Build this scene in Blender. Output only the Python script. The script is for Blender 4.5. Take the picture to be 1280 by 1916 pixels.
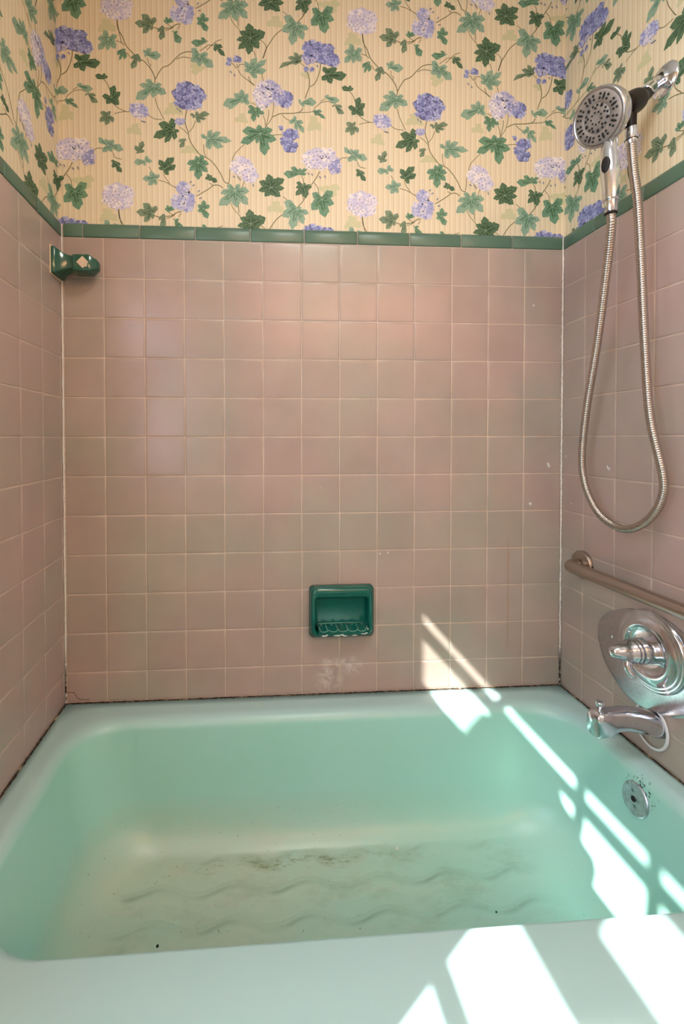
import bpy, bmesh, math, random
from mathutils import Vector, Matrix
from math import sin, cos, pi, atan2, sqrt
scene = bpy.context.scene
for o in list(bpy.data.objects):
    bpy.data.objects.remove(o)
C = scene.collection
random.seed(7)

# ------------------------------------------------------------------ camera
FPX, CX, CY = 856.3, 529.66, 835.19
YAW, PITCH, ROLL = 0.06601, -0.01659, -0.00189
EYE = Vector((0.51767, -1.29857, 1.13746))
c, s = cos(YAW), sin(YAW)
ax, ay, az = Vector((c, -s, 0)), Vector((s, c, 0)), Vector((0, 0, 1))
cp, sp = cos(PITCH), sin(PITCH)
fwd = ay * cp + az * sp
up0 = az * cp - ay * sp
cr, sr = cos(ROLL), sin(ROLL)
right = ax * cr + up0 * sr
up = up0 * cr - ax * sr
cam_d = bpy.data.cameras.new('camera')
cam = bpy.data.objects.new('camera', cam_d)
C.objects.link(cam)
mw = Matrix.Identity(4)
for i in range(3):
    mw[i][0] = right[i]; mw[i][1] = up[i]; mw[i][2] = -fwd[i]; mw[i][3] = EYE[i]
cam.matrix_world = mw
cam_d.sensor_fit = 'VERTICAL'
cam_d.sensor_height = 36.0
cam_d.sensor_width = 36.0
cam_d.lens = FPX / 1916 * 36.0
cam_d.shift_x = (640 - CX) / 1916
cam_d.shift_y = (CY - 958) / 1916
cam_d.clip_start = 0.02
scene.camera = cam

# ------------------------------------------------------------------ light
scene.view_settings.view_transform = 'Standard'
scene.view_settings.look = 'None'
scene.view_settings.gamma = 1
scene.view_settings.exposure = -0.08
SUN_STRENGTH = 17.0
SKY_STRENGTH = 21.0
FILL_WATTS = 10.0
VANITY_WATTS = 2.2
world = bpy.data.worlds.new('sky'); scene.world = world
world.use_nodes = True
bg = world.node_tree.nodes['Background']
bg.inputs[0].default_value = (0.60, 0.79, 1.0, 1)
bg.inputs[1].default_value = SKY_STRENGTH
sd = bpy.data.lights.new('sun', 'SUN'); sd.energy = SUN_STRENGTH; sd.angle = 0.0093
sd.color = (1.0, 0.965, 0.92)
sun = bpy.data.objects.new('sun', sd); C.objects.link(sun)
sun.rotation_euler = Vector((1, 0.73, -1.1)).to_track_quat('-Z', 'Y').to_euler()
sun.location = (-3, -3, 4)
pd = bpy.data.lights.new('window_daylight_portal', 'AREA'); pd.shape = 'RECTANGLE'; pd.size = 0.9; pd.size_y = 0.9
pd.cycles.is_portal = True
po = bpy.data.objects.new('window_daylight_portal', pd); C.objects.link(po)
po.location = (-0.055, -1.21, 1.375); po.rotation_euler = (0, -pi / 2, 0)

# ------------------------------------------------------------------ node helpers
def srgb(r, g, b):
    f = lambda v: (v / 255 / 12.92) if v / 255 <= 0.04045 else ((v / 255 + 0.055) / 1.055) ** 2.4
    return (f(r), f(g), f(b), 1)

class NT:
    def __init__(self, name, rough=0.5, metal=0.0, spec=0.5, coat=0.0):
        self.m = bpy.data.materials.new(name); self.m.use_nodes = True
        self.t = self.m.node_tree; self.n = self.t.nodes; self.l = self.t.links
        self.b = self.n['Principled BSDF']
        self.b.inputs['Roughness'].default_value = rough
        self.b.inputs['Metallic'].default_value = metal
        self.b.inputs['Specular IOR Level'].default_value = spec
        self.b.inputs['Coat Weight'].default_value = coat
        self.tc = None
    def co(self):
        if not self.tc:
            self.tc = self.n.new('ShaderNodeTexCoord')
            self.sx = self.n.new('ShaderNodeSeparateXYZ'); self.l.new(self.tc.outputs['Object'], self.sx.inputs[0])
        return self.tc.outputs['Object']
    def xyz(self):
        self.co(); return self.sx.outputs[0], self.sx.outputs[1], self.sx.outputs[2]
    def M(self, op, a, b=None, c=None, clamp=False):
        n = self.n.new('ShaderNodeMath'); n.operation = op; n.use_clamp = clamp
        for i, v in enumerate((a, b, c)):
            if v is None: continue
            if isinstance(v, (int, float)): n.inputs[i].default_value = v
            else: self.l.new(v, n.inputs[i])
        return n.outputs[0]
    def noise(self, scale, detail=3, rough=0.5, stretch=None, offset=None):
        n = self.n.new('ShaderNodeTexNoise'); n.inputs['Scale'].default_value = scale
        n.inputs['Detail'].default_value = detail; n.inputs['Roughness'].default_value = rough
        v = self.co()
        if stretch or offset:
            mp = self.n.new('ShaderNodeMapping')
            if stretch: mp.inputs['Scale'].default_value = stretch
            if offset: mp.inputs['Location'].default_value = offset
            self.l.new(v, mp.inputs[0]); v = mp.outputs[0]
        self.l.new(v, n.inputs['Vector'])
        return n.outputs['Fac']
    def ramp(self, fac, stops, interp='LINEAR'):
        r = self.n.new('ShaderNodeValToRGB'); e = r.color_ramp.elements
        r.color_ramp.interpolation = interp
        while len(e) < len(stops): e.new(0.5)
        for el, (p, col) in zip(e, stops):
            el.position = p; el.color = col
        self.l.new(fac, r.inputs[0])
        return r.outputs[0]
    def mr(self, v, a, b, c=0, d=1):
        n = self.n.new('ShaderNodeMapRange'); n.clamp = True
        n.inputs[1].default_value = a; n.inputs[2].default_value = b
        n.inputs[3].default_value = c; n.inputs[4].default_value = d
        self.l.new(v, n.inputs[0]); return n.outputs[0]
    def mix(self, fac, a, b, blend='MIX'):
        n = self.n.new('ShaderNodeMix'); n.data_type = 'RGBA'; n.blend_type = blend
        for i, v in ((0, fac), (6, a), (7, b)):
            if isinstance(v, (int, float)): n.inputs[i].default_value = v
            elif isinstance(v, tuple): n.inputs[i].default_value = v
            else: self.l.new(v, n.inputs[i])
        return n.outputs[2]
    def color(self, v):
        if isinstance(v, tuple): self.b.inputs['Base Color'].default_value = v
        else: self.l.new(v, self.b.inputs['Base Color'])
        return self
    def rough(self, v):
        self.l.new(v, self.b.inputs['Roughness']); return self
    def bump(self, h, dist=0.001, strength=1.0):
        n = self.n.new('ShaderNodeBump'); n.inputs['Strength'].default_value = strength
        n.inputs['Distance'].default_value = dist; self.l.new(h, n.inputs['Height'])
        self.l.new(n.outputs[0], self.b.inputs['Normal']); return self

def simple(name, col, rough=0.5, metal=0.0, spec=0.5):
    return NT(name, rough, metal, spec).color(col).m

# ------------------------------------------------------------------ mesh helpers
def link(name, bm, mats, parent=None, smooth=False, angle=None):
    me = bpy.data.meshes.new(name); bm.to_mesh(me); bm.free()
    o = bpy.data.objects.new(name, me); C.objects.link(o)
    if not isinstance(mats, (list, tuple)): mats = [mats]
    for m in mats: me.materials.append(m)
    if smooth:
        me.polygons.foreach_set('use_smooth', [True] * len(me.polygons))
        if angle: me.set_sharp_from_angle(angle=math.radians(angle))
    if parent: o.parent = parent; o.matrix_parent_inverse = parent.matrix_world.inverted()
    return o
def empty(name, loc, label, cat, group=None):
    o = bpy.data.objects.new(name, None); C.objects.link(o); o.location = loc
    o.empty_display_size = 0.03
    o['label'] = label; o['category'] = cat
    if group: o['group'] = group
    bpy.context.view_layer.update()
    return o
def tag(o, label, cat, group=None):
    o['label'] = label; o['category'] = cat
    if group: o['group'] = group
    return o
def struct(o): o['kind'] = 'structure'; return o
def box(bm, x0, x1, y0, y1, z0, z1, mat=0):
    v = [bm.verts.new((x, y, z)) for x in (x0, x1) for y in (y0, y1) for z in (z0, z1)]
    for f in ((0, 1, 3, 2), (4, 6, 7, 5), (0, 4, 5, 1), (2, 3, 7, 6), (0, 2, 6, 4), (1, 5, 7, 3)):
        bm.faces.new([v[i] for i in f]).material_index = mat
def bevel_box(bm, x0, x1, y0, y1, z0, z1, r, seg=3):
    b2 = bmesh.new(); box(b2, x0, x1, y0, y1, z0, z1)
    bmesh.ops.recalc_face_normals(b2, faces=b2.faces[:])
    bmesh.ops.bevel(b2, geom=b2.edges[:] , offset=r, segments=seg, profile=0.5, affect='EDGES')
    me = bpy.data.meshes.new('tmp'); b2.to_mesh(me); b2.free(); bm.from_mesh(me); bpy.data.meshes.remove(me)
def frame_of(d):
    d = d.normalized(); a = Vector((0, 0, 1)) if abs(d.z) < 0.9 else Vector((1, 0, 0))
    u = d.cross(a).normalized(); return u, d.cross(u).normalized()
def loft(bm, loops, cap0=True, cap1=True, mat=0, closed=True):
    rows = [[bm.verts.new(p) for p in L] for L in loops]
    n = len(rows[0])
    for a, b in zip(rows, rows[1:]):
        for i in range(n if closed else n - 1):
            j = (i + 1) % n
            bm.faces.new((a[i], a[j], b[j], b[i])).material_index = mat
    if cap0: bm.faces.new(rows[0][::-1]).material_index = mat
    if cap1: bm.faces.new(rows[-1]).material_index = mat
    return rows
def lathe(bm, origin, axis, prof, seg=48, su=1.0, sv=1.0, cap0=False, cap1=True, uv=None):
    axis = Vector(axis).normalized(); u, v = uv or frame_of(axis); origin = Vector(origin)
    loops = [[origin + axis * h + u * (r * su * cos(2 * pi * k / seg)) + v * (r * sv * sin(2 * pi * k / seg)) for k in range(seg)] for r, h in prof]
    loft(bm, loops, cap0, cap1)
def smooth_path(pts, n):
    pts = [Vector(p) for p in pts]; out = []
    P = [2 * pts[0] - pts[1]] + pts + [2 * pts[-1] - pts[-2]]
    for i in range(1, len(P) - 2):
        p0, p1, p2, p3 = P[i - 1:i + 3]
        for k in range(n):
            t = k / n
            out.append(0.5 * ((2 * p1) + (p2 - p0) * t + (2 * p0 - 5 * p1 + 4 * p2 - p3) * t * t + (3 * p1 - p0 - 3 * p2 + p3) * t ** 3))
    out.append(pts[-1]); return out
def tube(bm, pts, radii, seg=20, cap=True, flat=None):
    pts = [Vector(p) for p in pts]
    if isinstance(radii, (int, float)): radii = [radii] * len(pts)
    d = (pts[1] - pts[0]).normalized(); u, v = frame_of(d); loops = []
    for i, p in enumerate(pts):
        dn = (pts[min(i + 1, len(pts) - 1)] - pts[max(i - 1, 0)]).normalized()
        q = d.rotation_difference(dn); u = q @ u; v = q @ v; d = dn
        loops.append([p + u * (radii[i] * cos(2 * pi * k / seg)) + v * (radii[i] * sin(2 * pi * k / seg)) for k in range(seg)])
    loft(bm, loops, cap, cap)
def resample(pts, step):
    out = [pts[0]]; acc = 0
    for a, b in zip(pts, pts[1:]):
        L = (b - a).length; t = step - acc
        while t <= L:
            out.append(a.lerp(b, t / L)); t += step
        acc = (acc + L) % step if L else acc
    return out
def fix(bm): bmesh.ops.recalc_face_normals(bm, faces=bm.faces[:])

# ------------------------------------------------------------------ dimensions (metres)
U = 0.1095            # tile pitch
ZT = 1.6906           # bottom of the green border = top of the square tiles
RIM = 0.40            # bathtub rim
XR = 1.4312           # tiled face of the right wall
XL = -0.0039          # tiled face of the left wall
TRIM_H = 0.0405
CEIL = 2.44
YF = -2.90            # opposite wall
XROOM = 2.15
SET = 0.008           # wallpaper lies this far behind the tile face

# ------------------------------------------------------------------ materials
def tile_material(name, base=(180, 156, 147), alt=(170, 159, 146), off=None):
    t = NT(name, 0.22, spec=0.55)
    n1 = t.noise(3.1, 2, 0.5); n2 = t.noise(7.0, 2)
    col = t.ramp(n1, [(0.38, srgb(*base)), (0.62, srgb(*alt))])
    v = t.mr(n2, 0.3, 0.7, 0.94, 1.05)
    x, y, z = t.xyz()
    # every tile of the grid differs a little
    wn = t.n.new('ShaderNodeTexWhiteNoise'); wn.noise_dimensions = '3D'
    cb = t.n.new('ShaderNodeCombineXYZ')
    t.l.new(t.M('FLOOR', t.M('MULTIPLY', x if off is None else t.M('ADD', y, off), 1 / U)), cb.inputs[0])
    t.l.new(t.M('FLOOR', t.M('MULTIPLY', t.M('SUBTRACT', ZT + 5 * U * 4, z), 1 / U)), cb.inputs[1])
    t.l.new(cb.outputs[0], wn.inputs[0])
    if off is None: v = t.M('MULTIPLY', v, t.mr(wn.outputs['Value'], 0, 1, 0.965, 1.03))
    col = t.mix(1.0, col, v, 'MULTIPLY')
    return t, col
t, col = tile_material('pink_tile_glaze')
x, y, z = t.xyz()
# soap scum below the dish: two chalky blotches
def blob(t, x, z, cx, cz, rx, rz):
    dx = t.M('DIVIDE', t.M('SUBTRACT', x, cx), rx); dz = t.M('DIVIDE', t.M('SUBTRACT', z, cz), rz)
    d = t.M('SQRT', t.M('ADD', t.M('MULTIPLY', dx, dx), t.M('MULTIPLY', dz, dz)))
    return t.mr(d, 0.35, 1.0, 1, 0)
sc = t.M('MAXIMUM', blob(t, x, z, 0.735, 0.448, 0.05, 0.05), blob(t, x, z, 0.80, 0.478, 0.04, 0.035))
sc = t.M('MAXIMUM', sc, blob(t, x, z, 0.755, 0.49, 0.06, 0.02))
sn = t.mr(t.noise(42, 6, 0.7), 0.42, 0.62, 0, 1)
col = t.mix(t.M('MULTIPLY', t.M('MULTIPLY', sc, sn), 0.6), col, srgb(222, 212, 206))
# rusty drip line right of centre
rd = t.M('ABSOLUTE', t.M('SUBTRACT', x, t.M('ADD', 1.262, t.M('MULTIPLY', t.noise(9, 2), 0.012))))
rdm = t.M('MULTIPLY', t.mr(rd, 0.0, 0.004, 1, 0), t.M('MULTIPLY', t.mr(z, 0.5, 0.56, 0, 1), t.mr(z, 0.80, 0.86, 1, 0)))
col = t.mix(t.M('MULTIPLY', rdm, 0.35), col, srgb(150, 105, 60))
t.color(col)
t.b.inputs['Roughness'].default_value = 0.27
t.bump(t.noise(11, 2), 0.0006, 0.6)
M_TILE = t.m
def side_tile(off):
    t, col = tile_material('side_tile_glaze', (184, 158, 150), (175, 160, 148), off)
    t.color(col); t.b.inputs['Roughness'].default_value = 0.30
    return t.m
M_TILE_SIDE = side_tile(0.0096); M_TILE_SIDE_R = side_tile(0.0906)
t = NT('grout', 0.8); t.color(t.ramp(t.noise(14, 3), [(0.3, srgb(196, 172, 152)), (0.7, srgb(214, 196, 180))])); M_GROUT = t.m
t = NT('white_caulk', 0.55)
x, y, z = t.xyz()
mold = t.M('MULTIPLY', t.mr(z, 0.47, 0.56, 1, 0), t.mr(t.noise(60, 4, 0.6), 0.40, 0.52, 0, 1))
t.color(t.mix(mold, srgb(236, 226, 216), srgb(58, 44, 30))); M_CAULK = t.m
t = NT('mouldy_joint', 0.8)
t.color(t.ramp(t.noise(38, 5, 0.65, stretch=(1, 1, 3)), [(0.0, srgb(30, 20, 12)), (0.52, srgb(48, 34, 24)), (0.60, srgb(122, 98, 76)), (0.66, srgb(196, 178, 150))])); M_MOLD = t.m
t = NT('green_border_glaze', 0.34, spec=0.5)
t.color(t.ramp(t.noise(5, 3), [(0.3, srgb(82, 112, 92)), (0.7, srgb(92, 122, 106))])); t.bump(t.noise(18, 2), 0.0005, 0.5); M_TRIM = t.m
t = NT('green_ceramic', 0.12, spec=0.6)
t.color(t.ramp(t.noise(12, 3), [(0.3, srgb(8, 84, 76)), (0.7, srgb(18, 100, 86))])); M_CERAMIC = t.m
t = NT('dark_green_ceramic', 0.14, spec=0.6); t.color(srgb(34, 88, 68)); M_CERAMIC2 = t.m
M_CERAMIC_EDGE = simple('worn_ceramic_edge', srgb(120, 170, 150), 0.3)
M_PLASTER = simple('cream_plaster', srgb(225, 200, 170), 0.8)
M_SCUM = simple('soap_scum', srgb(200, 214, 205), 0.8)
# wallpaper ground: narrow vertical stripes
def paper(name, axis):
    t = NT(name, 0.55, spec=0.3)
    q = t.xyz()[axis]
    w1 = t.M('SINE', t.M('MULTIPLY', q, 2 * pi / 0.0152))
    w2 = t.M('SINE', t.M('MULTIPLY', q, 2 * pi / 0.0076))
    w = t.M('ADD', t.M('MULTIPLY', w1, 0.25), t.M('MULTIPLY', w2, 0.25))
    w = t.M('ADD', w, 0.5)
    t.color(t.ramp(w, [(0.1, srgb(226, 205, 168)), (0.9, srgb(240, 226, 198))]))
    return t.m
M_PAPER_X = paper('striped_wallpaper', 0); M_PAPER_Y = paper('striped_wallpaper_side', 1)
PCOL = {'D1': (86, 114, 84), 'D2': (62, 88, 60), 'D3': (140, 164, 132),
        'M1': (112, 150, 122), 'M2': (76, 114, 84), 'M3': (152, 182, 150),
        'L1': (146, 174, 150), 'L2': (104, 140, 114), 'L3': (178, 200, 176),
        'G1': (126, 144, 116), 'G2': (84, 106, 80), 'G3': (162, 174, 144),
        'ST': (128, 122, 84), 'GH': (212, 206, 164),
        'W0': (208, 200, 218), 'W1': (246, 236, 234), 'W2': (234, 224, 232), 'W3': (218, 210, 232),
        'B0': (178, 174, 208), 'B1': (226, 218, 228), 'B2': (204, 202, 228), 'B3': (174, 176, 218),
        'V0': (158, 154, 194), 'V1': (214, 206, 222), 'V2': (188, 186, 218), 'V3': (156, 158, 206),
        'U0': (108, 110, 156), 'U1': (158, 162, 210), 'U2': (184, 188, 224), 'U3': (132, 138, 192),
        'SP': (84, 78, 112), 'BD': (112, 116, 108)}
PKEYS = list(PCOL)
PMATS = [simple('print_' + k.lower(), srgb(*PCOL[k]), 0.55, 0, 0.3) for k in PKEYS]
PI_ = {k: i for i, k in enumerate(PKEYS)}
# enamel
def enamel():
    t = NT('mint_enamel', 0.16, spec=0.6)
    x, y, z = t.xyz()
    base = t.ramp(t.noise(2.2, 2), [(0.35, srgb(164, 220, 205)), (0.65, srgb(172, 222, 214))])
    # the floor of the tub is worn to a dull grey green
    fl = t.mr(z, 0.085, 0.215, 1, 0)
    lowx = t.mr(x, 0.55, 1.25, 1, 0.2)
    worn = t.mix(t.mr(t.noise(6, 4, 0.6), 0.35, 0.65), srgb(180, 204, 186), srgb(190, 200, 180))
    col = t.mix(t.M('MULTIPLY', t.M('MULTIPLY', fl, 0.9), lowx), base, worn)
    # outer rim is paler where scrubbed, with bluish window light put into the colour
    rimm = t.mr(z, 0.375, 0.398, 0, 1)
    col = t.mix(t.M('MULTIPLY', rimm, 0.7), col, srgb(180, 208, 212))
    # wavy anti-slip ribs
    ph = t.M('MULTIPLY', x, 2 * pi / 0.172)
    yy = t.M('ADD', y, t.M('MULTIPLY', t.M('SINE', ph), 0.011))
    p = t.M('FRACT', t.M('MULTIPLY', t.M('ADD', yy, 0.175 + 0.078 * 8.25), 1 / 0.078))
    rib = t.mr(t.M('ABSOLUTE', t.M('SUBTRACT', p, 0.22)), 0.06, 0.36, 1, 0)
    rib = t.M('SMOOTH_MIN', rib, 1.0, 0.2)
    msk = t.M('MULTIPLY', t.mr(x, 0.16, 0.24, 0, 1), t.mr(x, 1.16, 1.24, 1, 0))
    msk = t.M('MULTIPLY', msk, t.M('MULTIPLY', t.mr(y, -0.63, -0.58, 0, 1), t.mr(y, -0.165, -0.145, 1, 0)))
    msk = t.M('MULTIPLY', msk, t.mr(z, 0.085, 0.095, 1, 0))
    # grime and a painted shadow line along the far edge of each rib
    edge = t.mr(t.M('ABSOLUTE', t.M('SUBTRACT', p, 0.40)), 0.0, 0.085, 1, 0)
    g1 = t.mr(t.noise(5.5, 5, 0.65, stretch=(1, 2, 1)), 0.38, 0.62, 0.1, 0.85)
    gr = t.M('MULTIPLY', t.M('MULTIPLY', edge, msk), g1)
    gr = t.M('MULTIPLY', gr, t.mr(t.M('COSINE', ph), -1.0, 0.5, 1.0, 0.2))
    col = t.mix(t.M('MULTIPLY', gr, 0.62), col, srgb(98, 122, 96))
    # greenish brown patch around the first rib
    patch = t.M('MULTIPLY', t.mr(t.M('ABSOLUTE', t.M('SUBTRACT', x, 0.62)), 0.05, 0.36, 1, 0), t.mr(t.M('ABSOLUTE', t.M('ADD', yy, 0.176)), 0.002, 0.02, 1, 0))
    speck = t.mr(t.noise(70, 5, 0.75, stretch=(0.5, 1.4, 1)), 0.50, 0.60, 0, 1)
    col = t.mix(t.M('MULTIPLY', t.M('MULTIPLY', t.M('MULTIPLY', patch, speck), msk), 0.75), col, srgb(96, 96, 48))
    soft = t.M('MULTIPLY', t.M('MULTIPLY', patch, msk), t.mr(t.noise(12, 4, 0.6), 0.35, 0.6))
    col = t.mix(t.M('MULTIPLY', soft, 0.5), col, srgb(124, 138, 92))
    spots = t.M('MULTIPLY', t.mr(t.noise(110, 2, 0.5), 0.70, 0.74, 0, 1), t.M('MULTIPLY', fl, t.mr(t.noise(4, 2), 0.5, 0.6)))
    col = t.mix(t.M('MULTIPLY', spots, 0.5), col, srgb(90, 92, 60))
    haze = t.M('MULTIPLY', t.M('MULTIPLY', t.mr(t.noise(9, 5, 0.7, stretch=(1, 2, 1), offset=(3, 1, 0)), 0.5, 0.68), msk), 0.3)
    col = t.mix(haze, col, srgb(140, 156, 128))
    # black specks around the overflow plate
    dy = t.M('ADD', y, 0.356); dz = t.M('SUBTRACT', z, 0.340)
    rr = t.M('SQRT', t.M('ADD', t.M('MULTIPLY', dy, dy), t.M('MULTIPLY', dz, dz)))
    ov = t.M('MULTIPLY', t.M('MULTIPLY', t.mr(rr, 0.036, 0.056, 1, 0), t.mr(x, 1.2, 1.25, 0, 1)), t.mr(z, 0.335, 0.36))
    ovs = t.mr(t.M('ADD', t.noise(120, 3, 0.6), t.M('MULTIPLY', ov, 0.12)), 0.655, 0.70, 0, 1)
    col = t.mix(t.M('MULTIPLY', ov, ovs), col, srgb(26, 50, 44))
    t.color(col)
    t.b.inputs['Roughness'].default_value = 0.34
    t.bump(t.M('MULTIPLY', rib, msk), 0.0045, 0.9)
    return t.m
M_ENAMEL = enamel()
t = NT('worn_chrome', 0.12, 1.0); t.color(t.ramp(t.noise(40, 4), [(0.35, srgb(206, 208, 216)), (0.7, srgb(230, 232, 240))])); t.b.inputs['Roughness'].default_value = 0.13; M_CHROME = t.m
t = NT('spotted_chrome', 0.2, 1.0); t.color(t.ramp(t.noise(160, 5, 0.7), [(0.25, srgb(176, 174, 178)), (0.5, srgb(198, 198, 204)), (0.8, srgb(212, 212, 218))])); t.b.inputs['Roughness'].default_value = 0.22; M_CHROME_SPOT = t.m
t = NT('brushed_steel', 0.32, 1.0); t.color(srgb(176, 164, 154)); t.b.inputs['Roughness'].default_value = 0.34; M_STEEL = t.m
t = NT('hose_steel', 0.24, 1.0); t.color(srgb(184, 174, 166)); M_HOSE = t.m
t = NT('pitted_plate', 0.3, 1.0); t.color(t.ramp(t.noise(75, 5, 0.7), [(0.34, srgb(96, 96, 104)), (0.42, srgb(186, 186, 196)), (0.7, srgb(216, 216, 226))])); t.b.inputs['Roughness'].default_value = 0.4; M_PITTED = t.m
M_BLACK = simple('black_plastic', srgb(18, 11, 8), 0.45, 0, 0.2)
M_RUBBER = simple('black_rubber', srgb(16, 15, 15), 0.6)
t = NT('grey_spray_face', 0.45, 0.2); t.color(t.ramp(t.noise(60, 4), [(0.3, srgb(140, 130, 124)), (0.7, srgb(158, 148, 140))])); M_FACE = t.m
M_GASKET = simple('white_gasket', srgb(226, 224, 224), 0.5)
M_WHITE = simple('white_paint', srgb(226, 222, 212), 0.5)
M_PLAINWALL = simple('plain_wall_paint', srgb(222, 222, 222), 0.7)
M_CEIL = simple('ceiling_paint', srgb(232, 230, 224), 0.8)
t = NT('floor_tile', 0.35)
br = t.n.new('ShaderNodeTexChecker'); br.inputs['Scale'].default_value = 9.0
br.inputs[1].default_value = srgb(190, 176, 160); br.inputs[2].default_value = srgb(206, 196, 182)
t.l.new(t.co(), br.inputs[0]); t.color(br.outputs[0]); M_FLOOR = t.m
def emit(name, col, st):
    t = NT(name, 0.4); t.color(col); t.b.inputs['Emission Color'].default_value = col; t.b.inputs['Emission Strength'].default_value = st
    return t.m

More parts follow.
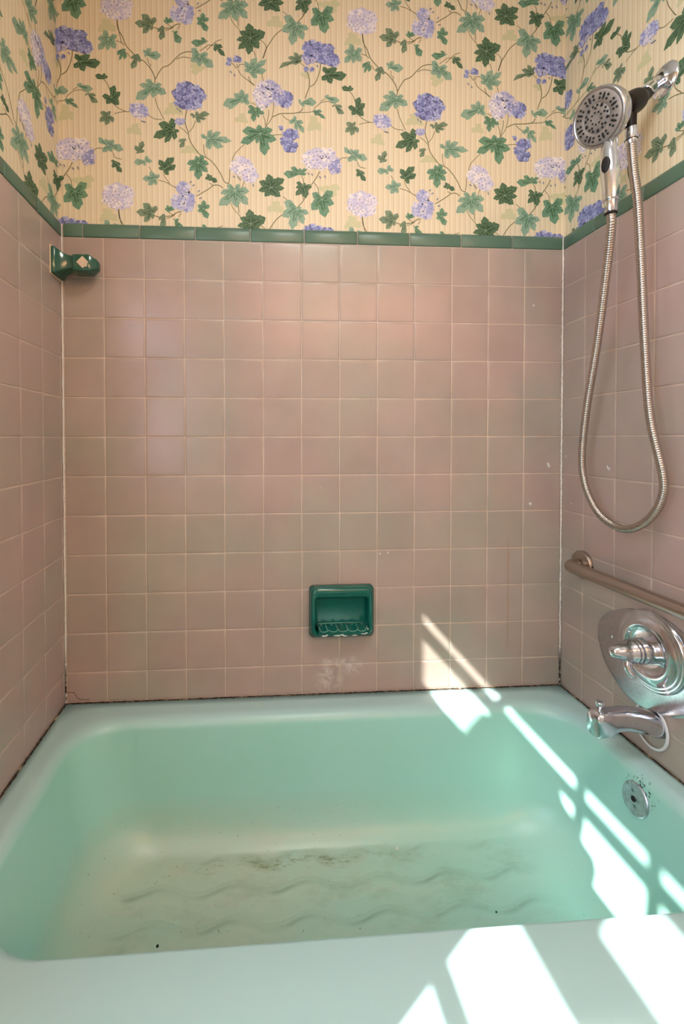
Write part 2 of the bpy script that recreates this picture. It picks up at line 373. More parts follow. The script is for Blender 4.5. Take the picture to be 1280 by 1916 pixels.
# wallpaper drawing: metres on the wall, z above the border base
LEAVES = [
 ('G', (0.2421, 0.592), [(0.251, 0.6129), (0.2162, 0.6182), (0.1986, 0.5954), (0.2187, 0.5689), (0.2406, 0.5774)]),
 ('M', (0.283, 0.6002), [(0.3006, 0.6129), (0.2816, 0.6162), (0.2758, 0.6085)]),
 ('G', (0.2713, 0.5879), [(0.2652, 0.5539), (0.2595, 0.5741)]),
 ('M', (0.3019, 0.5764), [(0.3193, 0.5481), (0.2975, 0.5791), (0.3136, 0.5771)]),
 ('L', (0.8097, 0.5478), [(0.8314, 0.5579), (0.7974, 0.5696), (0.782, 0.5463), (0.7836, 0.5179), (0.8067, 0.5176), (0.8283, 0.5232)]),
 ('M', (0.8515, 0.5229), [(0.8562, 0.5201), (0.8345, 0.5054), (0.8392, 0.4921), (0.8516, 0.4958)]),
 ('G', (0.2024, 0.5068), [(0.1876, 0.4711), (0.1863, 0.4972), (0.2095, 0.4897)]),
 ('L', (0.2242, 0.5123), [(0.2649, 0.5101), (0.2388, 0.5277), (0.2199, 0.5238), (0.2241, 0.5036)]),
 ('L', (0.2483, 0.4259), [(0.2674, 0.4312), (0.2251, 0.4408), (0.2091, 0.4269), (0.2001, 0.3885), (0.2438, 0.3949), (0.2789, 0.4068)]),
 ('D', (0.816, 0.3885), [(0.8253, 0.4206), (0.8393, 0.4046), (0.8362, 0.3713), (0.8037, 0.3713), (0.7929, 0.392)]),
 ('D', (0.7975, 0.4404), [(0.7744, 0.4468), (0.8067, 0.4468), (0.7975, 0.4539)]),
 ('G', (0.8083, 0.3399), [(0.8114, 0.3521), (0.7867, 0.3465), (0.7852, 0.3223), (0.8006, 0.3139), (0.8223, 0.3253)]),
 ('D', (0.3018, 0.3079), [(0.2946, 0.3385), (0.2608, 0.3224), (0.2474, 0.2851), (0.2766, 0.273), (0.3016, 0.2814), (0.315, 0.3041)]),
 ('G', (0.3296, 0.284), [(0.3177, 0.2599), (0.3148, 0.2746), (0.3355, 0.2798)]),
 ('G', (0.2063, 0.2423), [(0.2153, 0.272), (0.1948, 0.2595), (0.1976, 0.2405), (0.2195, 0.2487)]),
 ('L', (0.2222, 0.218), [(0.2397, 0.2201), (0.2281, 0.2329), (0.193, 0.2139), (0.2192, 0.2061)]),
 ('D', (0.2732, 0.1978), [(0.2999, 0.2297), (0.2602, 0.2223), (0.2586, 0.2017), (0.2849, 0.1835), (0.3042, 0.2107)]),
 ('L', (0.2482, 0.1703), [(0.26, 0.1826), (0.2351, 0.189), (0.216, 0.1692), (0.2305, 0.1535), (0.251, 0.1542)]),
 ('L', (0.8069, 0.2582), [(0.8223, 0.2724), (0.7976, 0.2744), (0.7821, 0.2784), (0.7929, 0.2395), (0.8177, 0.2419), (0.8456, 0.2475)]),
 ('D', (0.827, 0.212), [(0.8146, 0.2161), (0.8177, 0.198), (0.8426, 0.1867), (0.8395, 0.2048)]),
 ('L', (0.4702, 0.1469), [(0.4822, 0.1637), (0.4478, 0.1595), (0.4312, 0.1366), (0.4266, 0.1052), (0.476, 0.1008), (0.5046, 0.1091), (0.5077, 0.1451)]),
 ('M', (0.3814, 0.6088), [(0.383, 0.6323), (0.3667, 0.6196), (0.3666, 0.602), (0.3931, 0.5845), (0.3977, 0.62)]),
 ('M', (0.393, 0.5551), [(0.3517, 0.5513), (0.3768, 0.563), (0.3959, 0.5582)]),
 ('D', (0.4151, 0.5474), [(0.4417, 0.5194), (0.4196, 0.5521), (0.4359, 0.5412), (0.418, 0.5299)]),
 ('L', (0.3721, 0.5143), [(0.3958, 0.5214), (0.3516, 0.5337), (0.3499, 0.4984), (0.3734, 0.4864), (0.4089, 0.4867)]),
 ('D', (0.515, 0.5721), [(0.5091, 0.6102), (0.4852, 0.5867), (0.4776, 0.5641), (0.482, 0.5407), (0.5089, 0.5274), (0.5374, 0.5452), (0.554, 0.589)]),
 ('L', (0.5132, 0.4787), [(0.5313, 0.5167), (0.4983, 0.5046), (0.4968, 0.4838), (0.5327, 0.4634), (0.5568, 0.4854), (0.5568, 0.5121)]),
 ('L', (0.492, 0.3991), [(0.507, 0.4161), (0.4891, 0.4271), (0.4681, 0.4143), (0.4397, 0.3834), (0.489, 0.3886), (0.5114, 0.3896)]),
 ('M', (0.5279, 0.374), [(0.5084, 0.3821), (0.5069, 0.3642), (0.5233, 0.3411), (0.5369, 0.3521), (0.5519, 0.3632), (0.5445, 0.3822)]),
 ('G', (0.3609, 0.3473), [(0.3462, 0.3526), (0.3669, 0.3609), (0.398, 0.3549), (0.389, 0.3427), (0.3742, 0.3317), (0.3521, 0.344)]),
 ('L', (0.3932, 0.2881), [(0.4052, 0.3108), (0.3755, 0.2963), (0.4005, 0.2588), (0.4363, 0.2676), (0.4572, 0.2833), (0.429, 0.3059)]),
 ('M', (0.3677, 0.2205), [(0.3619, 0.238), (0.3381, 0.2149), (0.3439, 0.1974), (0.3675, 0.1746), (0.3928, 0.1962), (0.3959, 0.2171), (0.3811, 0.2403)]),
 ('D', (0.4002, 0.1787), [(0.3928, 0.1888), (0.3868, 0.1767), (0.3986, 0.1697), (0.4195, 0.1689), (0.4046, 0.1863)]),
 ('M', (0.5413, 0.3076), [(0.5368, 0.3312), (0.4932, 0.3115), (0.4886, 0.2801), (0.5306, 0.2803), (0.5532, 0.2499), (0.585, 0.293), (0.5745, 0.3194)]),
 ('D', (0.5711, 0.1577), [(0.5636, 0.1934), (0.5394, 0.1731), (0.5378, 0.1476), (0.5544, 0.1332), (0.5968, 0.1346), (0.6075, 0.1575), (0.6075, 0.1815)]),
 ('D', (0.6623, 0.1669), [(0.644, 0.1738), (0.6425, 0.1587), (0.6424, 0.1391), (0.6699, 0.1325), (0.6868, 0.1632), (0.6699, 0.1732)]),
 ('M', (0.6517, 0.2011), [(0.6091, 0.1981), (0.6288, 0.2153), (0.6547, 0.2147), (0.673, 0.2124), (0.6715, 0.2003)]),
 ('M', (0.7159, 0.1294), [(0.7467, 0.1516), (0.6898, 0.1452), (0.6882, 0.0999), (0.7251, 0.0813), (0.7497, 0.1184)]),
 ('L', (0.6454, 0.1), [(0.6104, 0.1185), (0.6058, 0.0778), (0.6316, 0.0439), (0.6622, 0.0598), (0.6775, 0.089), (0.6576, 0.105)]),
 ('G', (0.6536, 0.5156), [(0.6582, 0.5338), (0.6384, 0.5372), (0.6218, 0.5229), (0.5975, 0.4919), (0.6339, 0.5072)]),
 ('D', (0.7329, 0.4823), [(0.7207, 0.5011), (0.7176, 0.465), (0.7436, 0.4573), (0.7851, 0.4834), (0.759, 0.5001)]),
 ('L', (0.655, 0.3977), [(0.6992, 0.4012), (0.6519, 0.408), (0.6671, 0.3893)]),
 ('L', (0.7267, 0.419), [(0.7651, 0.4103), (0.7375, 0.4225)]),
 ('G', (0.7528, 0.3977), [(0.779, 0.3748), (0.7467, 0.3914), (0.7559, 0.3993), (0.7744, 0.3911)]),
 ('M', (0.6931, 0.3769), [(0.7252, 0.3574), (0.6976, 0.3817), (0.716, 0.3765), (0.7038, 0.3654)]),
 ('L', (0.6412, 0.3462), [(0.6382, 0.361), (0.623, 0.3424), (0.6473, 0.3225), (0.664, 0.3157), (0.6625, 0.3426)]),
]
GHOSTS = [((0.8051, 0.582), 0.0276, 0.0215), ((0.5842, 0.6189), 0.0271, 0.0196), ((0.7405, 0.1559), 0.0336, 0.0214), ((0.6946, 0.3395), 0.0228, 0.0258), ((0.3442, 0.2536), 0.0294, 0.0132), ((0.4888, 0.347), 0.0209, 0.0164), ((0.3646, 0.4801), 0.0221, 0.0192), ((0.3006, 0.3638), 0.0293, 0.0205), ((0.8782, 0.3034), 0.0232, 0.0185), ((0.6703, 0.4777), 0.0152, 0.0136)]
FLOWERS = [
 ('W', (0.8333, 0.1196), 0.0446, 0.0369),
 ('B', (0.3259, 0.145), 0.0191, 0.022),
 ('B', (0.339, 0.1128), 0.0191, 0.0294),
 ('B', (0.3139, 0.109), 0.022, 0.0206),
 ('U', (0.342, 0.4025), 0.0456, 0.0397),
 ('B', (0.2057, 0.3566), 0.0262, 0.0203),
 ('B', (0.3166, 0.3307), 0.0147, 0.0103),
 ('W', (0.4899, 0.2132), 0.0313, 0.0283),
 ('W', (0.5123, 0.1901), 0.0254, 0.0224),
 ('W', (0.5491, 0.4151), 0.0285, 0.039),
 ('V', (0.5687, 0.4354), 0.027, 0.0225),
 ('U', (0.611, 0.4076), 0.0226, 0.0256),
 ('V', (0.5883, 0.414), 0.0211, 0.0241),
 ('U', (0.6901, 0.5504), 0.0273, 0.0258),
 ('U', (0.7314, 0.5526), 0.0198, 0.0168),
 ('U', (0.7467, 0.5235), 0.0198, 0.0198),
 ('V', (0.6779, 0.5258), 0.0182, 0.0212),
 ('U', (0.713, 0.5277), 0.0274, 0.0183),
 ('U', (0.6275, 0.3082), 0.0211, 0.0166),
 ('U', (0.6153, 0.2897), 0.0151, 0.0181),
 ('U', (0.6274, 0.2737), 0.0211, 0.0181),
 ('W', (0.7006, 0.242), 0.0411, 0.0319),
 ('W', (0.7313, 0.2552), 0.0244, 0.0198),
 ('V', (0.7497, 0.2288), 0.0214, 0.0275),
 ('U', (0.4774, 0.5109), 0.0119, 0.0089),
 ('U', (0.4566, 0.5084), 0.0059, 0.0074),
 ('U', (0.4521, 0.4978), 0.0074, 0.0059),
 ('U', (0.6718, 0.4942), 0.0076, 0.0076),
 ('U', (0.6886, 0.4935), 0.0061, 0.0076),
 ('U', (0.6002, 0.3265), 0.006, 0.006),
]
BUDS = [((0.372, 0.504), 0.4), ((0.4594, 0.4745), 0.9), ((0.4698, 0.4662), 1.4), ((0.4673, 0.184), 0.5), ((0.4793, 0.183), 1.2), ((0.4838, 0.1772), 1.2), ((0.5213, 0.162), 1.3), ((0.3467, 0.1649), -0.5), ((0.3541, 0.1563), -0.4), ((0.3688, 0.1405), -1), ((0.3732, 0.1213), -0.3), ((0.6776, 0.2005), 1), ((0.6883, 0.1979), 1.2), ((0.7113, 0.1912), 0.7), ((0.7251, 0.1932), 1.2), ((0.5595, 0.3829), 0.6), ((0.5987, 0.3204), 0.4), ((0.7038, 0.5033), 1.1), ((0.813, 0.2584), 0), ((0.8176, 0.3236), 1), ((0.9, 0.3271), 0.5), ((0.9063, 0.3258), 0.5), ((0.3109, 0.3657), 1.3), ((0.3183, 0.3602), 1.1)]
STEMS = [
 [(0.8334, 0.0846), (0.8381, 0.0543), (0.8443, 0.0224)],
 [(0.8329, 0.6016), (0.836, 0.5762), (0.8484, 0.5543), (0.8562, 0.5337), (0.8717, 0.5164), (0.8841, 0.5034), (0.8982, 0.4921)],
 [(0.8298, 0.5443), (0.8422, 0.5405), (0.8531, 0.5335)],
 [(0.8577, 0.5142), (0.8686, 0.5011), (0.8764, 0.4985)],
 [(0.2095, 0.4984), (0.224, 0.489), (0.237, 0.4736), (0.2456, 0.4594), (0.2499, 0.4421), (0.2469, 0.4273)],
 [(0.2299, 0.5024), (0.2327, 0.488), (0.2385, 0.4824), (0.2341, 0.4749)],
 [(0.2499, 0.4435), (0.2691, 0.4752), (0.2882, 0.485), (0.3088, 0.5065), (0.3235, 0.519), (0.3412, 0.5244), (0.3545, 0.5236)],
 [(0.3088, 0.5021), (0.3264, 0.5089), (0.3485, 0.5072)],
 [(0.2436, 0.5877), (0.2596, 0.5828), (0.28, 0.5854), (0.2946, 0.5877), (0.3093, 0.5973), (0.3211, 0.5994)],
 [(0.2845, 0.5974), (0.2976, 0.5893)],
 [(0.2785, 0.5795), (0.2917, 0.5832), (0.302, 0.591)],
 [(0.3122, 0.5843), (0.3196, 0.595)],
 [(0.2496, 0.3952), (0.2553, 0.3735), (0.2712, 0.3404), (0.2756, 0.3362)],
 [(0.8191, 0.375), (0.8331, 0.3621), (0.8548, 0.3524), (0.8642, 0.3528)],
 [(0.8238, 0.345), (0.8424, 0.3504), (0.8548, 0.3524)],
 [(0.2303, 0.346), (0.2463, 0.3364), (0.2682, 0.3344)],
 [(0.3374, 0.3654), (0.3329, 0.3431), (0.3328, 0.3255), (0.34, 0.3036), (0.3444, 0.2817), (0.3575, 0.26), (0.3737, 0.2414), (0.3959, 0.2319), (0.4137, 0.2148), (0.4285, 0.1931), (0.4403, 0.1697), (0.4523, 0.1641)],
 [(0.3165, 0.3159), (0.3312, 0.3062), (0.34, 0.2963)],
 [(0.3609, 0.3355), (0.3519, 0.3145), (0.3415, 0.3022)],
 [(0.3828, 0.2714), (0.3841, 0.2493), (0.39, 0.2347)],
 [(0.4976, 0.2775), (0.481, 0.2605), (0.4675, 0.2451), (0.46, 0.221)],
 [(0.4554, 0.2044), (0.4553, 0.1851), (0.4523, 0.1641)],
 [(0.4988, 0.1866), (0.4957, 0.1716), (0.4882, 0.1534)],
 [(0.4358, 0.1517), (0.4254, 0.1587), (0.4105, 0.1582), (0.3955, 0.1473), (0.3807, 0.1379), (0.3628, 0.1269)],
 [(0.3986, 0.1638), (0.4105, 0.1582)],
 [(0.4556, 0.6336), (0.4644, 0.6135), (0.4792, 0.5967), (0.4882, 0.5868)],
 [(0.4793, 0.6232), (0.4807, 0.6012)],
 [(0.5239, 0.5356), (0.5298, 0.5196)],
 [(0.5435, 0.5677), (0.5555, 0.5565), (0.5584, 0.5433), (0.5493, 0.5191)],
 [(0.6038, 0.6007), (0.5841, 0.5833), (0.5675, 0.5587), (0.5584, 0.5433), (0.5493, 0.5162)],
 [(0.5462, 0.4774), (0.5492, 0.4597), (0.5537, 0.4496)],
 [(0.5087, 0.4652), (0.5131, 0.452), (0.5251, 0.4407)],
 [(0.4788, 0.4829), (0.4892, 0.4672), (0.5101, 0.4519), (0.5251, 0.4407)],
 [(0.4744, 0.4856), (0.4684, 0.4942), (0.4595, 0.5011)],
 [(0.4774, 0.4976), (0.4759, 0.4857)],
 [(0.4788, 0.4859), (0.4849, 0.4965), (0.4953, 0.4971)],
 [(0.516, 0.3928), (0.5279, 0.3874)],
 [(0.5792, 0.4032), (0.5791, 0.3763), (0.573, 0.3507), (0.5564, 0.3261)],
 [(0.5655, 0.3757), (0.564, 0.3533), (0.5549, 0.3231)],
 [(0.5489, 0.3586), (0.5549, 0.3439), (0.5549, 0.332)],
 [(0.5761, 0.3553), (0.5988, 0.3653), (0.6367, 0.3684), (0.6549, 0.3737), (0.6626, 0.3846)],
 [(0.6687, 0.4103), (0.6733, 0.4255), (0.6794, 0.4407), (0.6809, 0.4632), (0.6749, 0.4854)],
 [(0.7084, 0.5245), (0.713, 0.5097), (0.7084, 0.4826), (0.6977, 0.4566), (0.6824, 0.4439)],
 [(0.6536, 0.5112), (0.6657, 0.5013)],
 [(0.6519, 0.3706), (0.6824, 0.3735), (0.6976, 0.3787)],
 [(0.6946, 0.3845), (0.713, 0.4004), (0.7329, 0.4058), (0.7513, 0.4006)],
 [(0.713, 0.4049), (0.7252, 0.4129)],
 [(0.6033, 0.3625), (0.6139, 0.3525), (0.626, 0.347)],
 [(0.5775, 0.3046), (0.5986, 0.307), (0.6123, 0.3046)],
 [(0.7098, 0.2077), (0.7006, 0.1893), (0.6883, 0.1723), (0.6745, 0.1477), (0.6638, 0.1247), (0.6454, 0.1031)],
 [(0.6929, 0.1755), (0.7036, 0.1638), (0.7082, 0.1443)],
 [(0.6562, 0.1952), (0.6638, 0.1805), (0.6608, 0.1472), (0.6638, 0.1247)],
 [(0.6059, 0.1334), (0.618, 0.1233)],
 [(0.7636, 0.2384), (0.7744, 0.2478), (0.7898, 0.25)],
 [(0.8193, 0.239), (0.8255, 0.2256), (0.8426, 0.2216)],
 [(0.2718, 0.1963), (0.2746, 0.1787), (0.2892, 0.1585)],
 [(0.2569, 0.1677), (0.2774, 0.1625), (0.3068, 0.1473)],
 [(0.2323, 0.2036), (0.2424, 0.1849)],
 [(0.7959, 0.4373), (0.8067, 0.4243), (0.8114, 0.4094)],
 [(0.3929, 0.5315), (0.4062, 0.5455), (0.4181, 0.5564), (0.4345, 0.5632)],
 [(0.3736, 0.5276), (0.3899, 0.5402), (0.4003, 0.5466), (0.4151, 0.5445)],
]

# ------------------------------------------------------------------ room shell
def tile_cells(bm, a_lines, z_lines, to3, g=0.0011, seed=1, flip=False):
    """one pillowed tile per cell; to3(a, z, h) maps wall coordinates and height above the wall to space"""
    rnd = random.Random(seed)
    for a0, a1 in zip(a_lines, a_lines[1:]):
        for z0, z1 in zip(z_lines, z_lines[1:]):
            if a1 - a0 < 0.004: continue
            sa, sz = rnd.gauss(0, 0.0022), rnd.gauss(0, 0.0022)
            ca, cz = (a0 + a1) / 2, (z0 + z1) / 2
            loops = []
            w = min(a1 - a0, abs(z1 - z0))
            for ins, h in ((0, -0.004), (0, -0.0012), (0.0004, -0.0006), (0.0012, -0.00015), (min(0.004, w * .2), 0.0), (min(0.012, w * .3), 0.0)):
                L = []
                for qa, qz in ((a0 + g + ins, z0 + g + ins), (a1 - g - ins, z0 + g + ins), (a1 - g - ins, z1 - g - ins), (a0 + g + ins, z1 - g - ins)):
                    L.append(to3(qa, qz, h - 0.0004 + (qa - ca) * sa + (qz - cz) * sz))
                loops.append(L)
            loft(bm, loops, False, True)
ZL = [ZT - k * U for k in range(12)] + [RIM + 0.0035]
ZL = ZL[::-1]
bm = bmesh.new(); al = [0.0008] + [k * U for k in range(1, 13)] + [XR - 0.0005]
tile_cells(bm, al, ZL, lambda a, z, h: Vector((a, -h, z)), seed=3)
fix(bm)
wall_back = bmesh.new(); box(wall_back, -0.12, XR + 0.12, 0.008, 0.10, 0, CEIL)
wall_back = struct(link('wall_back', wall_back, M_PAPER_X))
tiles_back = link('tile_field', bm, M_TILE, wall_back, smooth=True)
g = bmesh.new(); box(g, XL, XR, 0.0014, 0.008, 0.30, ZT + TRIM_H - 0.004)
link('grout_bed', g, M_GROUT, wall_back)

# left wall with the window opening (light comes through it)
HY0, HY1, HZ0, HZ1 = -1.68, -0.735, 0.93, 1.82
XW = XL - SET
w = bmesh.new()
box(w, -0.052, XW, HY1, 0.008, 0, CEIL); box(w, -0.052, XW, YF, HY0, 0, CEIL)
box(w, -0.052, XW, HY0, HY1, 0, HZ0); box(w, -0.052, XW, HY0, HY1, HZ1, CEIL)
bmesh.ops.remove_doubles(w, verts=w.verts[:], dist=1e-5)
wall_left = struct(link('wall_left', w, M_PAPER_Y))
tl = [0.0006, 0.0096] + [0.0096 + U * k for k in range(1, 7)] + [0.722]
bm = bmesh.new(); tile_cells(bm, tl, ZL, lambda a, z, h: Vector((XL + h, -a, z)), seed=5); fix(bm)
link('tile_field', bm, M_TILE_SIDE, wall_left, smooth=True)
g = bmesh.new(); box(g, XW, XL - 0.0014, -0.722, 0.0, 0.30, ZT + TRIM_H - 0.004); link('grout_bed', g, M_GROUT, wall_left)

w = bmesh.new(); box(w, XR + SET, XR + 0.13, -0.82, 0.008, 0, CEIL)
wall_right = struct(link('wall_right', w, M_PAPER_Y))
tr = [0.0008, 0.0906] + [0.0906 + U * k for k in range(1, 7)] + [0.818]
bm = bmesh.new(); tile_cells(bm, tr, ZL, lambda a, z, h: Vector((XR - h, -a, z)), seed=8); fix(bm)
link('tile_field', bm, M_TILE_SIDE_R, wall_right, smooth=True)
g = bmesh.new(); box(g, XR + 0.0014, XR + SET, -0.818, 0.0, 0.30, ZT + TRIM_H - 0.004); link('grout_bed', g, M_GROUT, wall_right)
w = bmesh.new(); box(w, XR + 0.13, XROOM + 0.1, -0.82, -0.72, 0, CEIL); struct(link('wall_return', w, M_PLAINWALL))
w = bmesh.new(); box(w, XROOM, XROOM + 0.1, YF, -0.82, 0, CEIL); struct(link('wall_far_right', w, M_PLAINWALL))
w = bmesh.new(); box(w, -0.052, XROOM + 0.1, YF - 0.1, YF, 0, CEIL); struct(link('wall_front', w, M_PLAINWALL))
w = bmesh.new(); box(w, -0.12, XROOM + 0.1, YF - 0.1, 0.1, -0.06, 0); struct(link('floor', w, M_FLOOR))
w = bmesh.new(); box(w, -0.12, XROOM + 0.1, YF - 0.1, 0.1, CEIL, CEIL + 0.06); struct(link('ceiling', w, M_CEIL))

# window: double-hung sashes with muntins
XG0, XG1 = -0.035, -0.025
win = bmesh.new()
def bar(y0, y1, z0, z1): box(win, XG0, XG1, y0, y1, z0, z1)
bar(-0.759, HY1, HZ0, HZ1); bar(HY0, -1.639, HZ0, HZ1)
bar(HY0, HY1, 1.778, HZ1); bar(HY0, HY1, HZ0, 0.97)
bar(HY0, HY1, 1.448, 1.563)
bar(HY0, HY1, 1.701, 1.741); bar(HY0, HY1, 1.268, 1.298)
for yc in (-0.979, -1.207, -1.42): bar(yc - 0.015, yc + 0.015, 1.563, 1.778)
struct(link('window_1', win, M_WHITE))
cs = bmesh.new()
box(cs, XW, XW + 0.014, HY0 - 0.07, HY0, HZ0 - 0.07, HZ1 + 0.07)
box(cs, XW, XW + 0.014, HY0 - 0.07, -0.73, HZ1, HZ1 + 0.07)
box(cs, XW, XW + 0.03, HY0 - 0.09, -0.73, HZ0 - 0.03, HZ0)
struct(link('trim_4', cs, M_WHITE))
# added unseen panel over the window, top edge shaped to cut the sun patches
cu = bmesh.new(); n = 60
rows = []
TOP = [(0.737, 1.50), (0.90, 1.53), (0.935, 1.66), (1.0, 1.69), (1.12, 1.688), (1.20, 1.635), (1.25, 1.61), (1.272, 1.59)]
def top_of(q):
    for (a, u_), (b, v_) in zip(TOP, TOP[1:]):
        if a <= q <= b + 1e-9: return u_ + (v_ - u_) * (q - a) / (b - a)
    return TOP[-1][1]
for f_ in (0.0, 0.3, 0.6, 1.0):
    rows.append([Vector((-0.018 + 0.004 * sin(k * 0.9), -0.737 - 0.535 * k / n, 0.96 + (top_of(0.737 + 0.535 * k / n) - 0.96) * f_)) for k in range(n + 1)])
loft(cu, rows, False, False, closed=False)
cu_o = link('sun_blocker', cu, M_WHITE, smooth=True)
md = cu_o.modifiers.new('s', 'SOLIDIFY'); md.thickness = 0.002
tag(cu_o, 'unseen white panel added to block sun at the lower window sash', 'light blocker')

# green border tiles: straight below, rounded over to the wallpaper at the top
def border(name, lines, to3, seed, corners=(0, 0)):
    bm = bmesh.new(); rnd = random.Random(seed)
    for a0, a1 in zip(lines, lines[1:]):
        a0 += 0.0011; a1 -= 0.0011
        prof = [(0.0010, -0.004), (0.0010, 0.0), (0.0018, 0.0014), (0.004, 0.0022), (0.026, 0.0022), (0.0335, 0.0012), (0.0380, -0.0018), (0.0402, -0.0050), (TRIM_H, -0.0085)]
        loops = []
        tilt = rnd.gauss(0, 0.003)
        m = [(0, -0.0022), (0.0005, -0.0006), (0.0018, 0)]
        cols = [(a0 + i, d) for i, d in m] + [((a0 + a1) / 2, 0)] + [(a1 - i, d) for i, d in m[::-1]]
        for zz, h in prof:
            loops.append([to3(a, ZT + zz, h + d + tilt * (a - a0)) for a, d in cols])
        loft(bm, loops, False, False, closed=False)
    fix(bm)
    o = struct(link(name, bm, M_TRIM, smooth=True)); return o
border('trim_1', [0.0008] + [0.0543 + 0.1526 * k for k in range(9)] + [XR - 0.0005], lambda a, z, h: Vector((a, -h, z)), 1)
border('trim_2', [0.0008, 0.139, 0.2895, 0.442, 0.594, 0.722], lambda a, z, h: Vector((XL + h, -a, z)), 2)
border('trim_3', [0.0008, 0.125, 0.2795, 0.432, 0.584, 0.737, 0.818], lambda a, z, h: Vector((XR - h, -a, z)), 3)

# caulk in the two corners and the mouldy joint round the tub
def strip(name, pts, w, mat, seed, up=Vector((0, 0, 1)), th=0.003, side=None):
    bm = bmesh.new(); rnd = random.Random(seed); P = resample([Vector(p) for p in pts], 0.004)
    loops = []
    for p in P:
        a = w * (0.55 + rnd.random() * 0.9); b = w * (0.5 + rnd.random() * 0.7)
        loops.append([p - side * a + up * 0, p - side * (a * .2) + up * th, p + up * (th * 1.1) + side * (b * .2), p + side * b + up * th * .2])
    loft(bm, loops, False, False, closed=False); fix(bm)
    return struct(link(name, bm, mat, smooth=True))
NC = Vector((1, -1, 0)).normalized()
strip('trim_5', [(XL + 0.0022, -0.0022, 0.404), (XL + 0.0022, -0.0022, ZT + 0.036)], 0.0022, M_CAULK, 1, NC, 0.0016, Vector((1, 1, 0)).normalized())
NC2 = Vector((-1, -1, 0)).normalized()
strip('trim_6', [(XR - 0.0022, -0.0022, 0.404), (XR - 0.0022, -0.0022, ZT + 0.036)], 0.0022, M_CAULK, 2, NC2, 0.0016, Vector((-1, 1, 0)).normalized())
n3 = Vector((0, -1, 1)).normalized()
strip('trim_7', [(XL, -0.0014, 0.4022), (XR, -0.0014, 0.4022)], 0.0019, M_MOLD, 3, n3, 0.0014, Vector((0, 1, 1)).normalized())
strip('trim_8', [(XL + 0.0014, 0, 0.4022), (XL + 0.0014, -0.72, 0.4022)], 0.0024, M_MOLD, 4, Vector((1, 0, 1)).normalized(), 0.0014, Vector((-1, 0, 1)).normalized())
strip('trim_9', [(XR - 0.0014, 0, 0.4022), (XR - 0.0014, -0.76, 0.4022)], 0.0018, M_MOLD, 5, Vector((-1, 0, 1)).normalized(), 0.0014, Vector((1, 0, 1)).normalized())
# hairline crack in the bottom left tile
bm = bmesh.new()
cpts = smooth_path([(0.001, 0, 0.4335), (0.016, 0, 0.4330), (0.019, 0, 0.4325)], 3) + smooth_path([(0.0195, 0, 0.4320), (0.026, 0, 0.420), (0.034, 0, 0.4135), (0.046, 0, 0.4115), (0.062, 0, 0.412)], 8)
for p in cpts: p.y = -0.0004
tube(bm, cpts, 0.00045, 6)
link('tile_crack', bm, simple('crack_dirt', srgb(70, 46, 30), 0.8), wall_back)
# small white paint flecks on the tiles
bm = bmesh.new(); rnd = random.Random(4)
def fleck(bm, p, nrm, r):
    u, v = frame_of(nrm); c0 = p
    L = [c0 + u * (r * (0.5 + rnd.random()) * cos(k * pi / 4)) + v * (r * (0.5 + rnd.random()) * 1.5 * sin(k * pi / 4)) for k in range(8)]
    loft(bm, [L, [q + nrm * 0.0005 for q in L]], True, True)
for x_, z_, r_ in ((1.388, 1.062, .0035), (1.391, 1.056, .003), (1.335, .945, .0035), (1.341, 1.527, .0022), (0.885, .804, .0018), (0.907, .807, .0018), (0.71, 1.0, .001)):
    fleck(bm, Vector((x_, -0.0006, z_)), Vector((0, -1, 0)), r_)
link('paint_fleck', bm, M_GASKET, wall_back)
bm = bmesh.new()
for y_, z_, r_ in ((-0.178, 1.062, .003), (-0.183, 1.058, .0025), (-0.02, 1.085, .0018), (-0.045, 0.95, .0015)):
    fleck(bm, Vector((XR - 0.0008, y_, z_)), Vector((-1, 0, 0)), r_)
link('paint_fleck', bm, M_GASKET, wall_right)

# ------------------------------------------------------------------ printed flowers and ivy
REP_X, REP_Z = 0.685, 0.5172
def ngon(bm, pts, key, layer, P0):
    """star-shaped polygon as a fan about P0"""
    c0 = bm.verts.new((P0[0], layer, P0[1])); vs = [bm.verts.new((p[0], layer, p[1])) for p in pts]
    for i in range(len(vs)):
        f = bm.faces.new((c0, vs[i], vs[(i + 1) % len(vs)])); f.material_index = PI_[key]
def leaf_outline(b, tips, k=1.0, valley=0.5, narrow=1.0):
    T = sorted([(atan2(t[1] - b[1], t[0] - b[0]), sqrt((t[0] - b[0]) ** 2 + (t[1] - b[1]) ** 2)) for t in tips])
    out = []; n = len(T)
    for i, (a, r) in enumerate(T):
        r = max(r, 0.0035)
        a2, r2 = T[(i + 1) % n]; r2 = max(r2, 0.0035)
        if i == n - 1: a2 += 2 * pi
        gap = a2 - a; ap, rp = T[i - 1]
        gp = a - ap if i else a - ap + 2 * pi
        gR, gL = min(gap, 1.1), min(gp, 1.1)
        r *= k
        for f, q in ((-0.43, 0.66), (-0.36, 0.80), (-0.27, 0.82), (-0.15, 0.90), (0, 1.0), (0.13, 0.90), (0.24, 0.80), (0.36, 0.80), (0.43, 0.64)):
            g_ = (gR if f > 0 else gL) * narrow
            out.append((a + f * g_, r * q * (1.0 if f else 1.0)))
        rv = min(r, r2 * k) * valley
        if gap > 1.6: out += [(a + gap * 0.4, rv * 0.35), (a + gap * 0.6, rv * 0.35)]
        else: out.append((a + gap / 2, rv))
    return [(b[0] + r * cos(a), b[1] + r * sin(a)) for a, r in out]
